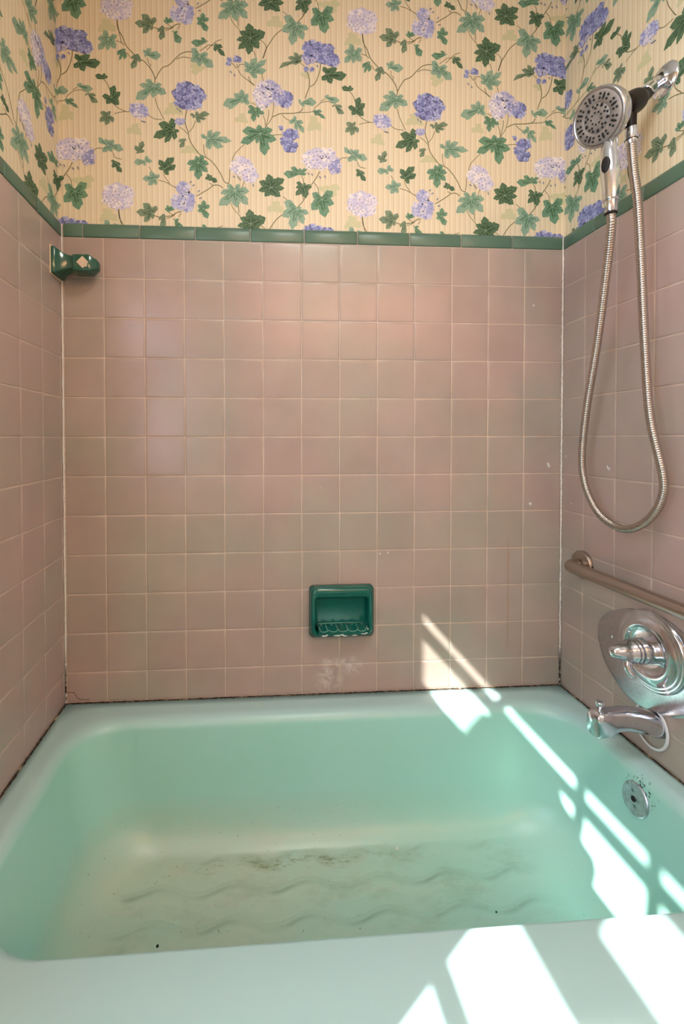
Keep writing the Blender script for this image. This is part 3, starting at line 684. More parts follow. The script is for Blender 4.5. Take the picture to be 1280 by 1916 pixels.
def vein(bm, p, q, w, key, layer, bend=0.0):
    dx, dz = q[0] - p[0], q[1] - p[1]; L = sqrt(dx * dx + dz * dz) or 1e-6; nx, nz = -dz / L, dx / L
    mid = ((p[0] + q[0]) / 2 + nx * bend * L, (p[1] + q[1]) / 2 + nz * bend * L)
    v = [bm.verts.new((x, layer, z)) for x, z in ((p[0] + nx * w, p[1] + nz * w), (mid[0] + nx * w * .8, mid[1] + nz * w * .8), q, (mid[0] - nx * w * .8, mid[1] - nz * w * .8), (p[0] - nx * w, p[1] - nz * w))]
    bm.faces.new(v).material_index = PI_[key]
def pattern_cell():
    bm = bmesh.new(); rnd = random.Random(11)
    for (cx, cz), a, b in GHOSTS:
        ph = rnd.random() * 6
        pts = [(cx + a * (0.8 + 0.22 * sin(3 * t_ + ph) + 0.1 * sin(7 * t_)) * cos(t_), cz + b * (0.8 + 0.22 * sin(3 * t_ + ph) + 0.1 * sin(7 * t_)) * sin(t_)) for t_ in [2 * pi * k / 30 for k in range(30)]]
        ngon(bm, pts, 'GH', 0.0, (cx, cz))
    for st in STEMS:
        P = smooth_path([(p[0], 0, p[1]) for p in st], 5); n = len(P); prev = None
        for i, p in enumerate(P):
            d = P[min(i + 1, n - 1)] - P[max(i - 1, 0)]; d.normalize(); nx, nz = -d.z, d.x
            w = 0.00125 * (1.0 if len(st) > 4 else 0.75)
            cur = (bm.verts.new((p.x + nx * w, 0.0001, p.z + nz * w)), bm.verts.new((p.x - nx * w, 0.0001, p.z - nz * w)))
            if prev: bm.faces.new((prev[0], prev[1], cur[1], cur[0])).material_index = PI_['ST']
            prev = cur
    for key, b, tips in LEAVES:
        cx = sum(t_[0] for t_ in tips) / len(tips); cz = sum(t_[1] for t_ in tips) / len(tips)
        ngon(bm, leaf_outline(b, tips, 1.06, 0.72), key + '1', 0.0002, b)
        ngon(bm, leaf_outline(b, tips, 0.72, 0.5, 0.62), key + '2', 0.0003, b)
        for t_ in tips:
            q = (b[0] + (t_[0] - b[0]) * 0.92, b[1] + (t_[1] - b[1]) * 0.92)
            vein(bm, b, q, 0.0007, key + '3', 0.0004, rnd.uniform(-.06, .06))
            L = sqrt((t_[0] - b[0]) ** 2 + (t_[1] - b[1]) ** 2)
            if L > 0.022:
                a = atan2(t_[1] - b[1], t_[0] - b[0])
                for f in (0.35, 0.6):
                    for sgn in (-1, 1):
                        p0 = (b[0] + L * f * cos(a), b[1] + L * f * sin(a))
                        p1 = (p0[0] + L * .22 * cos(a + sgn * .75), p0[1] + L * .22 * sin(a + sgn * .75))
                        vein(bm, p0, p1, 0.00055, key + ('3' if sgn > 0 else '2'), 0.0004)
    lay = 0.0005
    for kind, (cx, cz), a, b in FLOWERS:
        ks = [kind + '1', kind + '2', kind + '3']
        n = 26
        pts = [(cx + a * (0.94 + 0.10 * sin(5 * q + cx * 90) + rnd.uniform(-.05, .05)) * cos(q), cz + b * (0.94 + 0.10 * sin(5 * q + cx * 90)) * sin(q)) for q in [2 * pi * k / n for k in range(n)]]
        ngon(bm, pts, kind + '0' if a > 0.009 else kind + '1', lay, (cx, cz))
        fr = 0.0078 if a > 0.016 else (0.0062 if a > 0.011 else 0.0045)
        placed = []
        tries = 0
        while tries < 260:
            tries += 1
            q = rnd.random() * 2 * pi; r = sqrt(rnd.random())
            px, pz = cx + (a - fr * .4) * r * cos(q), cz + (b - fr * .4) * r * sin(q)
            if all((px - u_) ** 2 + (pz - v_) ** 2 > (fr * 1.45) ** 2 for u_, v_ in placed): placed.append((px, pz))
        for j, (px, pz) in enumerate(placed):
            rot = rnd.random() * pi; L2 = lay + 0.00005 + 0.000012 * (j % 9)
            sq = rnd.uniform(.8, 1.05)
            light = ks[rnd.choice((0, 0, 1, 2)) if (px - cx) < a * .2 else rnd.choice((0, 1, 2, 2))]
            for k in range(4):
                an = rot + k * pi / 2 + rnd.uniform(-.15, .15)
                ex, ez = px + fr * .62 * cos(an), pz + fr * .62 * sin(an) * sq
                P = []
                for m_ in range(8):
                    th = 2 * pi * m_ / 8
                    lx, lz = fr * .60 * cos(th), fr * .50 * sin(th)
                    P.append((ex + lx * cos(an) - lz * sin(an), ez + (lx * sin(an) + lz * cos(an)) * sq))
                kk = light if rnd.random() < .75 else rnd.choice(ks)
                ngon(bm, P, kk, L2 + 0.000004 * k, (ex, ez))
            dk = 'SP'
            if rnd.random() < (0.75 if kind != 'U' else 0.85):
                for k in range(3):
                    an = rot + pi / 4 + k * 2.1
                    vein(bm, (px, pz), (px + fr * .62 * cos(an), pz + fr * .62 * sin(an)), 0.0006, dk if kind != 'U' else 'U0', L2 + 0.00003)
            if kind == 'U' or rnd.random() < .3:
                for k in range(2):
                    an = rot + rnd.random() * 6
                    vein(bm, (px, pz), (px + fr * 1.1 * cos(an), pz + fr * 1.1 * sin(an)), 0.00045, 'U0' if kind == 'U' else 'V0', L2 + 0.00003)
    for (px, pz), an in BUDS:
        for sc_, key in ((1.0, 'BD'), (0.55, 'U1')):
            P = [(px + 0.0042 * sc_ * cos(th) * cos(an) - 0.0019 * sc_ * sin(th) * sin(an), pz - 0.0042 * sc_ * cos(th) * sin(an) - 0.0019 * sc_ * sin(th) * cos(an)) for th in [2 * pi * m_ / 10 for m_ in range(10)]]
            ngon(bm, P, key, lay + 0.0001 + (0.00005 if sc_ < 1 else 0), (px, pz))
    return bm
cell = pattern_cell()
cell_me = bpy.data.meshes.new('print_cell'); cell.to_mesh(cell_me); cell.free()
def printed(parent, a0, a1, to3, offx, offz, zmax=CEIL):
    """repeat the drawing over the wall strip a0..a1 (pattern x), clip it to the wall, map it to space"""
    bm = bmesh.new()
    zmin = TRIM_H - 0.001; ztop = 0.86 if zmax > 2 else zmax
    for i in range(-4, 6):
        for k in range(-2, 3):
            dx, dz = i * REP_X, k * REP_Z + offz
            if dx + 0.90 < a0 or dx + 0.0 > a1 or dz + 0.75 < zmin or dz - 0.05 > ztop: continue
            n0 = len(bm.verts); bm.from_mesh(cell_me); bm.verts.ensure_lookup_table()
            for v in bm.verts[n0:]: v.co.x += dx; v.co.z += dz
    for co_, no_ in (((a0, 0, 0), (-1, 0, 0)), ((a1, 0, 0), (1, 0, 0)), ((0, 0, zmin), (0, 0, -1)), ((0, 0, ztop), (0, 0, 1))):
        bmesh.ops.bisect_plane(bm, geom=bm.verts[:] + bm.edges[:] + bm.faces[:], plane_co=co_, plane_no=no_, clear_outer=True)
    for v in bm.verts: v.co = to3(v.co.x, v.co.z + ZT, v.co.y + 0.0002)
    want = parent.get('inward')
    bm.normal_update()
    nrm = Vector(want)
    for f in bm.faces:
        if f.normal.dot(nrm) < 0: f.normal_flip()
    return link('wallpaper_print', bm, PMATS, parent)
wall_back['inward'] = (0, -1, 0); wall_left['inward'] = (1, 0, 0); wall_right['inward'] = (-1, 0, 0)
printed(wall_back, XW, XR + SET, lambda a, z, h: Vector((a, SET - h, z)), 0, 0)
# pattern x runs on round the corners
printed(wall_right, 0.612 - 0.008, 0.612 + 0.82, lambda a, z, h: Vector((XR + SET - h, -(a - 0.612), z)), 0, 0.03)
printed(wall_left, 0.67 - 0.72, 0.67 + 0.008, lambda a, z, h: Vector((XW + h, -(0.67 - a), z)), 0, -0.008)
for w_ in (wall_back, wall_left, wall_right): del w_['inward']

# ------------------------------------------------------------------ bathtub
tub = empty('bathtub', (XR / 2, -0.38, 0), 'mint green enamel bathtub built in between three tiled walls', 'bathtub')
def rrect(l, r_, b, f, z, rad, radf=None, n=14, es=10):
    """rounded rectangle loop: left, right, back, front"""
    radf = radf or rad; out = []
    cor = [((r_ - rad, b - rad), rad, 0), ((l + rad, b - rad), rad, pi / 2), ((l + radf, f + radf), radf, pi), ((r_ - radf, f + radf), radf, 3 * pi / 2)]
    arcs = [[(cx + q * cos(a0 + pi / 2 * k / n), cy + q * sin(a0 + pi / 2 * k / n)) for k in range(n + 1)] for (cx, cy), q, a0 in cor]
    for i, A in enumerate(arcs):
        B = arcs[(i + 1) % 4][0]; out += A
        for k in range(1, es): out.append((A[-1][0] + (B[0] - A[-1][0]) * k / es, A[-1][1] + (B[1] - A[-1][1]) * k / es))
    return [Vector((x_, y_, z)) for x_, y_ in out]
bm = bmesh.new(); loops = []
YB, YFr, XLt, XRt = 0.0008, -0.775, XL + 0.0, XR - 0.0
for z_, d, fd in ((0.002, 0, 0.012), (0.05, 0, 0.012), (0.34, 0, 0.0), (0.375, 0, 0.0), (0.387, 0, 0.003), (0.395, 0, 0.010), (0.399, 0, 0.020), (RIM, 0, 0.034)):
    loops.append(rrect(XLt, XRt, YB, YFr + fd, z_, 0.004))
# flat rim then a soft roll into the basin
lip = dict(l=0.038, r=1.402, b=-0.058, f=-0.6450)
loops.append(rrect(lip['l'] - .022, lip['r'] + .018, lip['b'] + .03, lip['f'] - .06, RIM, 0.09, 0.09))
for k in range(0, 8):
    q = pi / 2 * k / 7
    e = 0.034 * sin(q); h = 0.030 * (1 - cos(q)); ef = 0.014 * sin(q)
    hh = h
    L = rrect(lip['l'] + e, lip['r'] - e * .9, lip['b'] - e, lip['f'] + ef, RIM - hh, 0.118, 0.165)
    loops.append(L)
base = dict(l=0.038 + .034, r=1.402 - .0306, b=-0.058 - .034, f=-0.645 + .014)
def sec(t_, dl, dr, db, df, z, rad): loops.append(rrect(base['l'] + dl, base['r'] - dr, base['b'] - db, base['f'] + df, z, rad, max(rad, 0.165) if z > 0.0825 else rad))
sec(0, .006, .004, .003, .002, 0.345, .12)
sec(0, .018, .012, .009, .006, 0.290, .125)
sec(0, .030, .020, .015, .010, 0.235, .13)
# fillet to the floor
R = 0.108; bx = (.042, .028, .021, .014)
for k in range(0, 9):
    q = 0.21 + (pi / 2 - 0.21) * k / 8
    e = R * (cos(0.21) - cos(q)); z_ = 0.083 + R * (1 - sin(q))
    sec(0, bx[0] + e, bx[1] + e, bx[2] + e * .8, bx[3] + e * .6, z_, .135 + .02 * sin(q))
for dd, z_ in ((.03, 0.0822), (.08, 0.0812), (.14, 0.080)):
    sec(0, bx[0] + R * .978 + dd, bx[1] + R * .978 + dd, bx[2] + R * .782 + dd * .8, bx[3] + R * .587 + dd * .8, z_, .155 - dd * .5)
sec(0, bx[0] + R + .24, bx[1] + R + .24, bx[2] + R * .782 + .142, bx[3] + R * .587 + .142, 0.0795, .03)
loft(bm, loops, False, True); fix(bm)
if sum(f.normal.z for f in bm.faces if f.calc_center_median().z > 0.399) < 0:
    for f in bm.faces: f.normal_flip()
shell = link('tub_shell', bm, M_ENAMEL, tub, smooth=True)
# overflow plate on the drain end of the basin
def tub_right_x(z): return base['r'] - (0.004 if z > 0.345 else 0.012)
on_ = Vector((-1, 0, 0.16)).normalized(); oc = Vector((1.3665, -0.3475, 0.3345))
bm = bmesh.new(); lathe(bm, oc, on_, [(0.0345, -0.004), (0.0345, 0.003), (0.0325, 0.0052), (0.024, 0.0062), (0.010, 0.0064)], 48); fix(bm)
ovp = link('overflow_plate', bm, M_PITTED, tub, smooth=True, angle=40)
bm = bmesh.new(); lathe(bm, oc + on_ * 0.0062, on_, [(0.0062, -.001), (0.0060, 0.0014), (0.0040, 0.0018), (0.0036, 0.0006), (0.0012, 0.0006)], 24); fix(bm)
link('screw', bm, M_RUBBER, ovp, smooth=True)
bm = bmesh.new(); lathe(bm, oc + Vector((0.001, -0.004, -0.002)) - on_ * 0.002, on_, [(0.036, -0.003), (0.036, 0.002), (0.034, 0.0028)], 40)
box(bm, oc.x - .002, oc.x + .004, oc.y - 0.040, oc.y - 0.026, oc.z - 0.024, oc.z - 0.012); fix(bm)
link('overflow_gasket', bm, M_RUBBER, ovp, smooth=True, angle=40)

# debris lying in the tub
def chip(name, p, r, mat, label, seed):
    bm = bmesh.new(); rr = random.Random(seed)
    L = [Vector((r * (0.6 + rr.random() * .7) * cos(k * pi / 3.5), r * (0.6 + rr.random() * .7) * sin(k * pi / 3.5), 0)) for k in range(7)]
    loft(bm, [L, [q * 0.8 + Vector((0, 0, r * .5)) for q in L], [q * 0.3 + Vector((r * .2, 0, r * .9)) for q in L]], True, True)
    o = link(name, bm, mat); o.location = p; tag(o, label, 'debris')
M_CRUMB = simple('dark_crumb', srgb(22, 14, 10), 0.8)
chip('dirt_crumb', (0.316, -0.347, 0.0800), 0.0042, M_CRUMB, 'larger black crumb of dirt on the left of the bathtub floor', 3)
chip('dirt_crumb', (1.057, -0.328, 0.0800), 0.0022, M_CRUMB, 'tiny black crumb of dirt on the right of the bathtub floor', 5)
chip('paint_flake', (0.8825, -0.168, 0.0900), 0.0040, M_GASKET, 'white paint flake lying at the back of the bathtub floor', 6)

# ------------------------------------------------------------------ soap dish
sd_ = empty('soap_dish', (0.769, 0, 0.57), 'dark green glazed ceramic soap dish set in the back wall tiles', 'soap dish')
def rr2(cx, cz, w_, h_, y_, r_, n=8):
    out = []
    for i, (sx, sz, a0) in enumerate(((1, 1, 0), (-1, 1, pi / 2), (-1, -1, pi), (1, -1, 3 * pi / 2))):
        for k in range(n + 1):
            a = a0 + pi / 2 * k / n
            out.append(Vector((cx + sx * (w_ / 2 - r_) + r_ * cos(a), y_, cz + sz * (h_ / 2 - r_) + r_ * sin(a))))
    return out
cx, cz = 0.7705, 0.644
bm = bmesh.new()
L = [rr2(cx, cz, .186, .148, .001, .012), rr2(cx, cz, .186, .148, -.010, .014), rr2(cx - .001, cz + .001, .180, .143, -.013, .016),
     rr2(cx - .003, cz + .004, .178, .140, -.020, .018), rr2(cx - .003, cz + .004, .176, .139, -.027, .02),
     rr2(cx - .003, cz + .004, .171, .134, -.0325, .02), rr2(cx - .003, cz + .003, .163, .123, -.0345, .018),
     rr2(cx - .003, cz + .001, .156, .112, -.0335, .014), rr2(cx - .003, cz - .002, .151, .100, -.030, .010), rr2(cx - .003, cz - .004, .148, .093, -.024, .008),
     rr2(cx - .003, cz - .004, .144, .090, -.008, .008), rr2(cx - .003, cz - .004, .142, .088, -.0045, .008), rr2(cx - .003, cz - .006, .138, .070, -.0020, .008), rr2(cx - .003, cz - .010, .132, .04, -.0010, .006)]
loft(bm, L, True, True); fix(bm)
link('dish_body', bm, M_CERAMIC, sd_, smooth=True)
# scalloped tray with drainage grooves
bm = bmesh.new(); rows = []
def tray_z(x_, y_):
    u_ = (x_ - (cx - .003)) / .144 + .5
    q = abs(sin(pi * u_ * 5)); dep = (1 - (1 - q) ** 1.0)
    return 0.6105 - 0.0075 * (q ** 0.45) + (-.004 - y_) * (-0.10) - max(0, abs(u_ - .5) - .46) * -.2
for yi in range(9):
    y_ = -0.003 - 0.040 * yi / 8
    sq = 1.0 - (0.06 if yi > 7 else 0)
    rows.append([Vector((cx - .003 + (k / 80 - .5) * .146 * sq, y_, tray_z(cx - .003 + (k / 80 - .5) * .146, y_))) for k in range(81)])
last = rows[-1]
rows.append([p + Vector((0, -.0022, -.0022)) for p in last])
rows.append([Vector((p.x, -.0445, .592)) for p in last])
rows.append([Vector((cx - .003 + (p.x - cx + .003) * .97, -.038, .5835)) for p in last])
rows.append([Vector((p.x, -.028, .580)) for p in last])
loft(bm, rows, False, False, closed=False); fix(bm)
tray = link('soap_tray', bm, M_CERAMIC, sd_, smooth=True, angle=50)
bm = bmesh.new()
tube(bm, [p + Vector((0, -.0012, .0001)) for p in last], 0.0009, 6)
for k in range(1, 5):
    x_ = cx - .003 + (k / 5 - .5) * .146
    tube(bm, [Vector((x_ , -.006, tray_z(x_, -.006) + .0002)), Vector((x_, -.043, tray_z(x_, -.043) + .0002))], 0.0008, 6)
tube(bm, [Vector((cx - .066, -.0072, 0.6085)), Vector((cx, -.0066, 0.6090)), Vector((cx + .060, -.0072, .6085))], 0.0011, 6)
link('worn_tray_edge', bm, M_CERAMIC_EDGE, tray, smooth=True)['label'] = 'pale worn edge'
bm = bmesh.new(); rnd = random.Random(9)
for px_, pz_, a, b in ((.715, .5885, .008, .0020), (.722, .5905, .004, .0022), (.752, .5885, .010, .0018), (.764, .5905, .007, .0022), (.772, .587, .007, .0012), (.826, .592, .009, .0014), (.834, .594, .003, .0018), (.838, .6045, .0025, .0032), (.80, .588, .007, .0010)):
    Q = [Vector((px_ + a * (0.6 + .5 * rnd.random()) * cos(k * pi / 7), -.0455 if pz_ < .6 else -.0432, pz_ + b * (0.6 + .5 * rnd.random()) * sin(k * pi / 7))) for k in range(14)]
    loft(bm, [[q + Vector((0, .003, 0)) for q in Q], Q], False, True)
fix(bm); link('soap_residue', bm, M_SCUM, sd_)

# ------------------------------------------------------------------ towel bar bracket
tb = empty('towel_bar_bracket', (XL, -0.040, 1.60), 'green ceramic towel bar bracket without its bar on the left wall', 'towel bracket')
def sq(x_, cy, cz_, hy, hz, r_):
    out = []
    for sx, sz, a0 in ((1, 1, 0), (-1, 1, pi / 2), (-1, -1, pi), (1, -1, 3 * pi / 2)):
        for k in range(4):
            a = a0 + pi / 2 * k / 3
            out.append(Vector((x_, cy + sx * (hy - r_) + r_ * cos(a), cz_ + sz * (hz - r_) + r_ * sin(a))))
    return out
bm = bmesh.new()
pr = [(0.000, .0335, .0345), (.010, .0335, .0345), (.0125, .031, .032), (.017, .027, .0285), (.026, .0215, .0225), (.038, .0175, .0180), (.052, .0160, .0160), (.060, .0160, .0160)]
loft(bm, [sq(XL + x_, -.0375, 1.604, hy, hz, .003) for x_, hy, hz in pr], True, True); fix(bm)
link('post', bm, M_CERAMIC2, tb, smooth=True, angle=50)
bm = bmesh.new()
pr = [(.046, .0195, .0175), (.048, .0225, .0205), (.052, .0235, .0215), (.088, .0235, .0215), (.093, .0215, .0195), (.106, .0135, .0125), (.109, .010, .009)]
loft(bm, [sq(XL + .006 + x_, -.044, 1.598, hy, hz, .003) for x_, hy, hz in pr], True, True); fix(bm)
hd = link('bar_holder', bm, M_CERAMIC2, tb, smooth=True, angle=35)
bm = bmesh.new(); q = .0155
D = [Vector((.0765 + q * sx, -.0676, 1.5985 + q * sz)) for sx, sz in ((1, 0), (.1, .9), (0, 1), (-.1, .9), (-1, 0), (-.1, -.9), (0, -1), (.4, -.75), (.75, -.75), (.8, -.2))]
loft(bm, [D, [p + Vector((0, -.0012, 0)) for p in D]], True, True); fix(bm)
link('plaster_plug', bm, M_PLASTER, hd)['label'] = 'cream diamond of bare plaster where the bar sat'
bm = bmesh.new()
L_ = sq(XL + .0002, -.0375, 1.604, .0365, .0375, .003); L2 = sq(XL + .0022, -.0375, 1.604, .0355, .0365, .003)
loft(bm, [L_, L2], True, True); fix(bm); link('plaster_bead', bm, M_PLASTER, tb)

# ------------------------------------------------------------------ shower arm on the right wall
sa_ = empty('shower_mount', (XR + SET, -0.322, 1.936), 'chrome wall flange and pipe with black swivel bracket behind the shower head', 'shower mount')
FL = Vector((XR + SET, -0.322, 1.936))
bm = bmesh.new(); lathe(bm, FL, (-1, 0, 0), [(.0355, -.001), (.0355, .002), (.0335, .005), (.0285, .008), (.0225, .0105), (.0185, .012), (.0165, .017), (.0150, .018), (.0140, .012)], 56, cap1=False); fix(bm)
link('wall_flange', bm, M_CHROME, sa_, smooth=True)
bm = bmesh.new(); tube(bm, smooth_path([(FL.x, -.322, 1.936), (1.418, -.327, 1.926), (1.395, -.334, 1.908), (1.372, -.342, 1.888)], 5), [.0125] * 5 + [.0135] * 5 + [.0150] * 6, 28); fix(bm)
link('arm', bm, M_CHROME, sa_, smooth=True)
bm = bmesh.new(); tube(bm, smooth_path([(1.386, -.337, 1.8975), (1.372, -.342, 1.886), (1.352, -.350, 1.870), (1.332, -.358, 1.856), (1.306, -.367, 1.838), (1.296, -.370, 1.832)], 4),
                       [.0100, .0135, .0142, .0145, .0148, .0150, .0152, .0158, .018, .0215, .0235, .0240, .0243, .0245, .0245, .0245, .0243, .0235, .022, .020, .018], 32)
box(bm, 1.350, 1.356, -.3655, -.362, 1.868, 1.878); fix(bm)
br_ = link('swivel_bracket', bm, M_BLACK, sa_, smooth=True, angle=50)
bm = bmesh.new(); tube(bm, [(1.3125, -.3745, 1.817), (1.3135, -.3745, 1.800), (1.3140, -.3745, 1.790)], [.0115, .0105, .0105], 24); fix(bm)
link('hose_outlet', bm, M_BLACK, sa_, smooth=True, angle=50)

# ------------------------------------------------------------------ hand shower
hs = empty('hand_shower', (1.262, -0.386, 1.60), 'round chrome hand shower with grey spray face held in the wall bracket', 'shower head')
HN = Vector((-0.90, -0.22, -0.35)).normalized(); HC = Vector((1.240, -0.377, 1.8065)); HK = 0.82
hu = Vector((0, 0, 1)) - HN * HN.z; hu.normalize(); hv = HN.cross(hu).normalized()
bm = bmesh.new()
lathe(bm, HC, HN, [(a_ * HK * 1.04, b_ * HK) for a_, b_ in ((.004, -.062), (.018, -.0605), (.034, -.056), (.048, -.046), (.058, -.033), (.0635, -.019), (.0655, -.008), (.0655, .0), (.064, .0035), (.0615, .0045), (.0585, .002))], 64, cap0=True, cap1=False, uv=(hu, hv)); fix(bm)
head = link('head_shell', bm, M_CHROME_SPOT, hs, smooth=True)
bm = bmesh.new(); lathe(bm, HC, HN, [(a_ * HK, b_) for a_, b_ in ((.0605, .000), (.0600, .0032), (.057, .0046), (.044, .0052), (.034, .0050), (.033, .0040), (.0315, .0052), (.012, .0062), (.010, .0052), (.004, .0056))], 64, uv=(hu, hv)); fix(bm)
face = link('spray_face', bm, M_FACE, head, smooth=True, angle=50)
bm = bmesh.new()
def dot(r_, a, r0=.0029, elong=1.0, h=.0048):
    p = HC + (hu * cos(a) + hv * sin(a)) * r_ * HK; r0 *= HK; er = (hu * cos(a) + hv * sin(a)); et = HN.cross(er)
    lathe(bm, p + HN * h, HN, [(r0, -.001), (r0, .0012), (r0 * .7, .0019)], 12, su=elong, uv=(er, et))
for k in range(8):
    a = 2 * pi * k / 8 + .12
    dot(.0465, a, .0027, 3.0)
    for da_, r_ in ((.21, .051), (.57, .051), (.22, .0425), (.56, .0425), (.39, .0535), (.39, .046)):
        if r_ in (.0535, .046) : continue
        dot(r_, a + da_)
for k in range(5):
    a = 2 * pi * k / 5 + .5
    dot(.0285, a, .0036, 1.2); dot(.0285, a + .42); dot(.0285, a + .80); dot(.0225, a + .60)
for k in range(9): dot(.0135, 2 * pi * k / 9, .0022, 1, .0056)
fix(bm); link('spray_nozzles', bm, M_RUBBER, face, smooth=True, angle=40)
bm = bmesh.new()
hp = smooth_path([(1.272, -.372, 1.768), (1.264, -.378, 1.742), (1.262, -.383, 1.700), (1.262, -.3855, 1.655), (1.262, -.3862, 1.630)], 6)
hr = [.013 + .0045 * min(1, i / 13) if i < 14 else .0175 - .0042 * (i - 13) / (len(hp) - 14) for i in range(len(hp))]
tube(bm, hp, hr, 32); fix(bm)
handle = link('handle', bm, M_CHROME, hs, smooth=True)
bm = bmesh.new(); tube(bm, [(1.262, -.3862, 1.632), (1.262, -.3863, 1.610), (1.262, -.3864, 1.607)], [.0118, .0112, .0100], 28); fix(bm)
link('collar', bm, M_CHROME, hs, smooth=True, angle=40)
bm = bmesh.new(); tube(bm, [(1.262, -.3864, 1.6055), (1.262, -.3864, 1.6035)], .0116, 28); fix(bm)
link('washer', bm, M_RUBBER, hs, smooth=True, angle=40)
# oval push button on the handle, and the spray selector tab under the face
bn = Vector((-.92, -.35, -.05)).normalized(); bc = Vector((1.262, -.384, 1.703)) + bn * .0150
bm = bmesh.new(); lathe(bm, bc, bn, [(.0085, -.004), (.0085, .0022), (.007, .0036), (.003, .0040)], 32, su=1.0, sv=1.95, uv=(bn.cross(Vector((0, 0, 1))).normalized(), Vector((0, 0, 1)))); fix(bm)
btn = link('push_button', bm, M_RUBBER, handle, smooth=True)
bm = bmesh.new(); tp = HC - hu * .050 + HN * .004
tube(bm, [tp + hv * -.006 , tp - hu * .010 + hv * -.005, tp - hu * .018 - hv * .001], [.004, .0052, .0045], 16); fix(bm)
link('selector_tab', bm, M_CHROME, hs, smooth=True)

# ------------------------------------------------------------------ hose
ho = empty('shower_hose', (1.38, -0.29, 0.92), 'long ribbed steel shower hose hanging in a loop on the right wall', 'shower hose')
HP = smooth_path([(1.3155, -.3744, 1.760), (1.322, -.3740, 1.700), (1.332, -.3735, 1.6344), (1.348, -.3662, 1.5029), (1.358, -.366, 1.340), (1.364, -.375, 1.1827), (1.376, -.395, 1.0586), (1.381, -.388, 1.010), (1.383, -.3650, .972),
                  (1.384, -.3340, .9440), (1.383, -.300, .9275), (1.381, -.262, .9275), (1.378, -.225, .944), (1.374, -.198, .974), (1.365, -.182, 1.025), (1.354, -.187, 1.0966), (1.336, -.226, 1.215), (1.312, -.2889, 1.3592), (1.285, -.349, 1.5079), (1.266, -.3830, 1.578), (1.262, -.3864, 1.604)], 24)
P = resample(HP, 0.0012); rad = [(.0074, .0088, .0090, .0086)[i % 4] for i in range(len(P))]
bm = bmesh.new(); tube(bm, P, rad, 14); fix(bm)
link('ribbed_hose', bm, M_HOSE, ho, smooth=True)
bm = bmesh.new(); tube(bm, [(1.3140, -.3745, 1.792), (1.3145, -.3745, 1.788), (1.3150, -.3745, 1.768), (1.3155, -.3744, 1.760), (1.316, -.3744, 1.757)], [.0100, .0112, .0112, .0108, .0092], 28); fix(bm)
link('hose_nut', bm, M_CHROME, ho, smooth=True, angle=40)
bm = bmesh.new(); tube(bm, [(1.3152, -.3745, 1.7665), (1.3153, -.3745, 1.7645)], .0118, 28); fix(bm)
link('washer', bm, M_RUBBER, ho, smooth=True, angle=40)

# ------------------------------------------------------------------ grab bar
gb = empty('grab_bar', (XR, -0.094, 0.787), 'brushed steel grab bar fixed low on the right wall', 'grab bar')
bm = bmesh.new()
for yc in (-0.094, -0.700):
    pass
lathe(bm, (XR, -.094, .787), (-1, 0, 0), [(.0385, -.001), (.0385, .008), (.0365, .0105), (.026, .0125), (.018, .0128)], 56); fix(bm)
fl = link('flange', bm, M_STEEL, gb, smooth=True, angle=40)
bm = bmesh.new(); lathe(bm, (XR, -.700, .787), (-1, 0, 0), [(.0385, -.001), (.0385, .008), (.0365, .0105), (.026, .0125), (.018, .0128)], 56); fix(bm)
link('flange', bm, M_STEEL, gb, smooth=True, angle=40)
bm = bmesh.new()
path = [(XR - .006, -.094, .787), (XR - .026, -.094, .787)] + [(XR - .026 - .022 * sin(pi / 2 * k / 8), -.094 - .022 * (1 - cos(pi / 2 * k / 8)), .787) for k in range(1, 9)]
path += [(XR - .048, -.12 - .02 * k, .787) for k in range(1, 28)] + [(XR - .048 + .022 * (1 - cos(pi / 2 * k / 8)), -.678 - .022 * sin(pi / 2 * k / 8), .787) for k in range(1, 9)] + [(XR - .006, -.700, .787)]
tube(bm, path, .0160, 32); fix(bm)
link('bar', bm, M_STEEL, gb, smooth=True)
bm = bmesh.new(); lathe(bm, (XR - .004, -.132, .790), (0, -1, 0), [(.0018, -.001), (.0018, .0012), (.0010, .0012)], 12); fix(bm)
link('set_screw', bm, M_RUBBER, fl)

# ------------------------------------------------------------------ shower valve
va = empty('shower_valve', (XR, -0.317, 0.645), 'chrome shower valve with wide oval cover plate and lever handle', 'shower valve')
bm = bmesh.new()
OUT = [(-.1520, .614), (-.1570, .655), (-.187, .690), (-.237, .718), (-.284, .732), (-.34, .738), (-.392, .722), (-.430, .685), (-.446, .635), (-.436, .585), (-.400, .545), (-.343, .517), (-.287, .504), (-.245, .509), (-.206, .532), (-.172, .568)]
ring = smooth_path([(XR, y_, z_) for y_, z_ in OUT + OUT[:1]], 5)[:-1]
cc = Vector((XR, -.300, .622))
loft(bm, [ring, [p + Vector((-.003, 0, 0)) for p in ring], [cc + (p - cc) * .985 + Vector((-.0048, 0, 0)) for p in ring], [cc + (p - cc) * .94 + Vector((-.0055, 0, 0)) for p in ring]], True, True); fix(bm)
pl = link('cover_plate', bm, M_CHROME_SPOT, va, smooth=True, angle=40)
bm = bmesh.new(); lathe(bm, (XR - .0052, -.2015, .634), (-1, 0, 0), [(.0042, -.001), (.0040, .0012), (.0015, .0016)], 20)
fix(bm); link('screw', bm, M_CHROME, pl, smooth=True)
VC = Vector((XR - .005, -.3175, .6515))
bm = bmesh.new()
lathe(bm, VC, (-1, 0, 0), [(.0905, 0), (.0905, .004), (.0885, .0075), (.0855, .0085), (.0835, .0075), (.0815, .0092), (.0790, .0105), (.0770, .0095), (.0745, .0112), (.068, .0150), (.058, .0180), (.0545, .0172), (.0530, .0140), (.050, .0105), (.035, .0088), (.026, .0085)], 72); fix(bm)
es_ = link('round_escutcheon', bm, M_CHROME, va, smooth=True)
bm = bmesh.new()
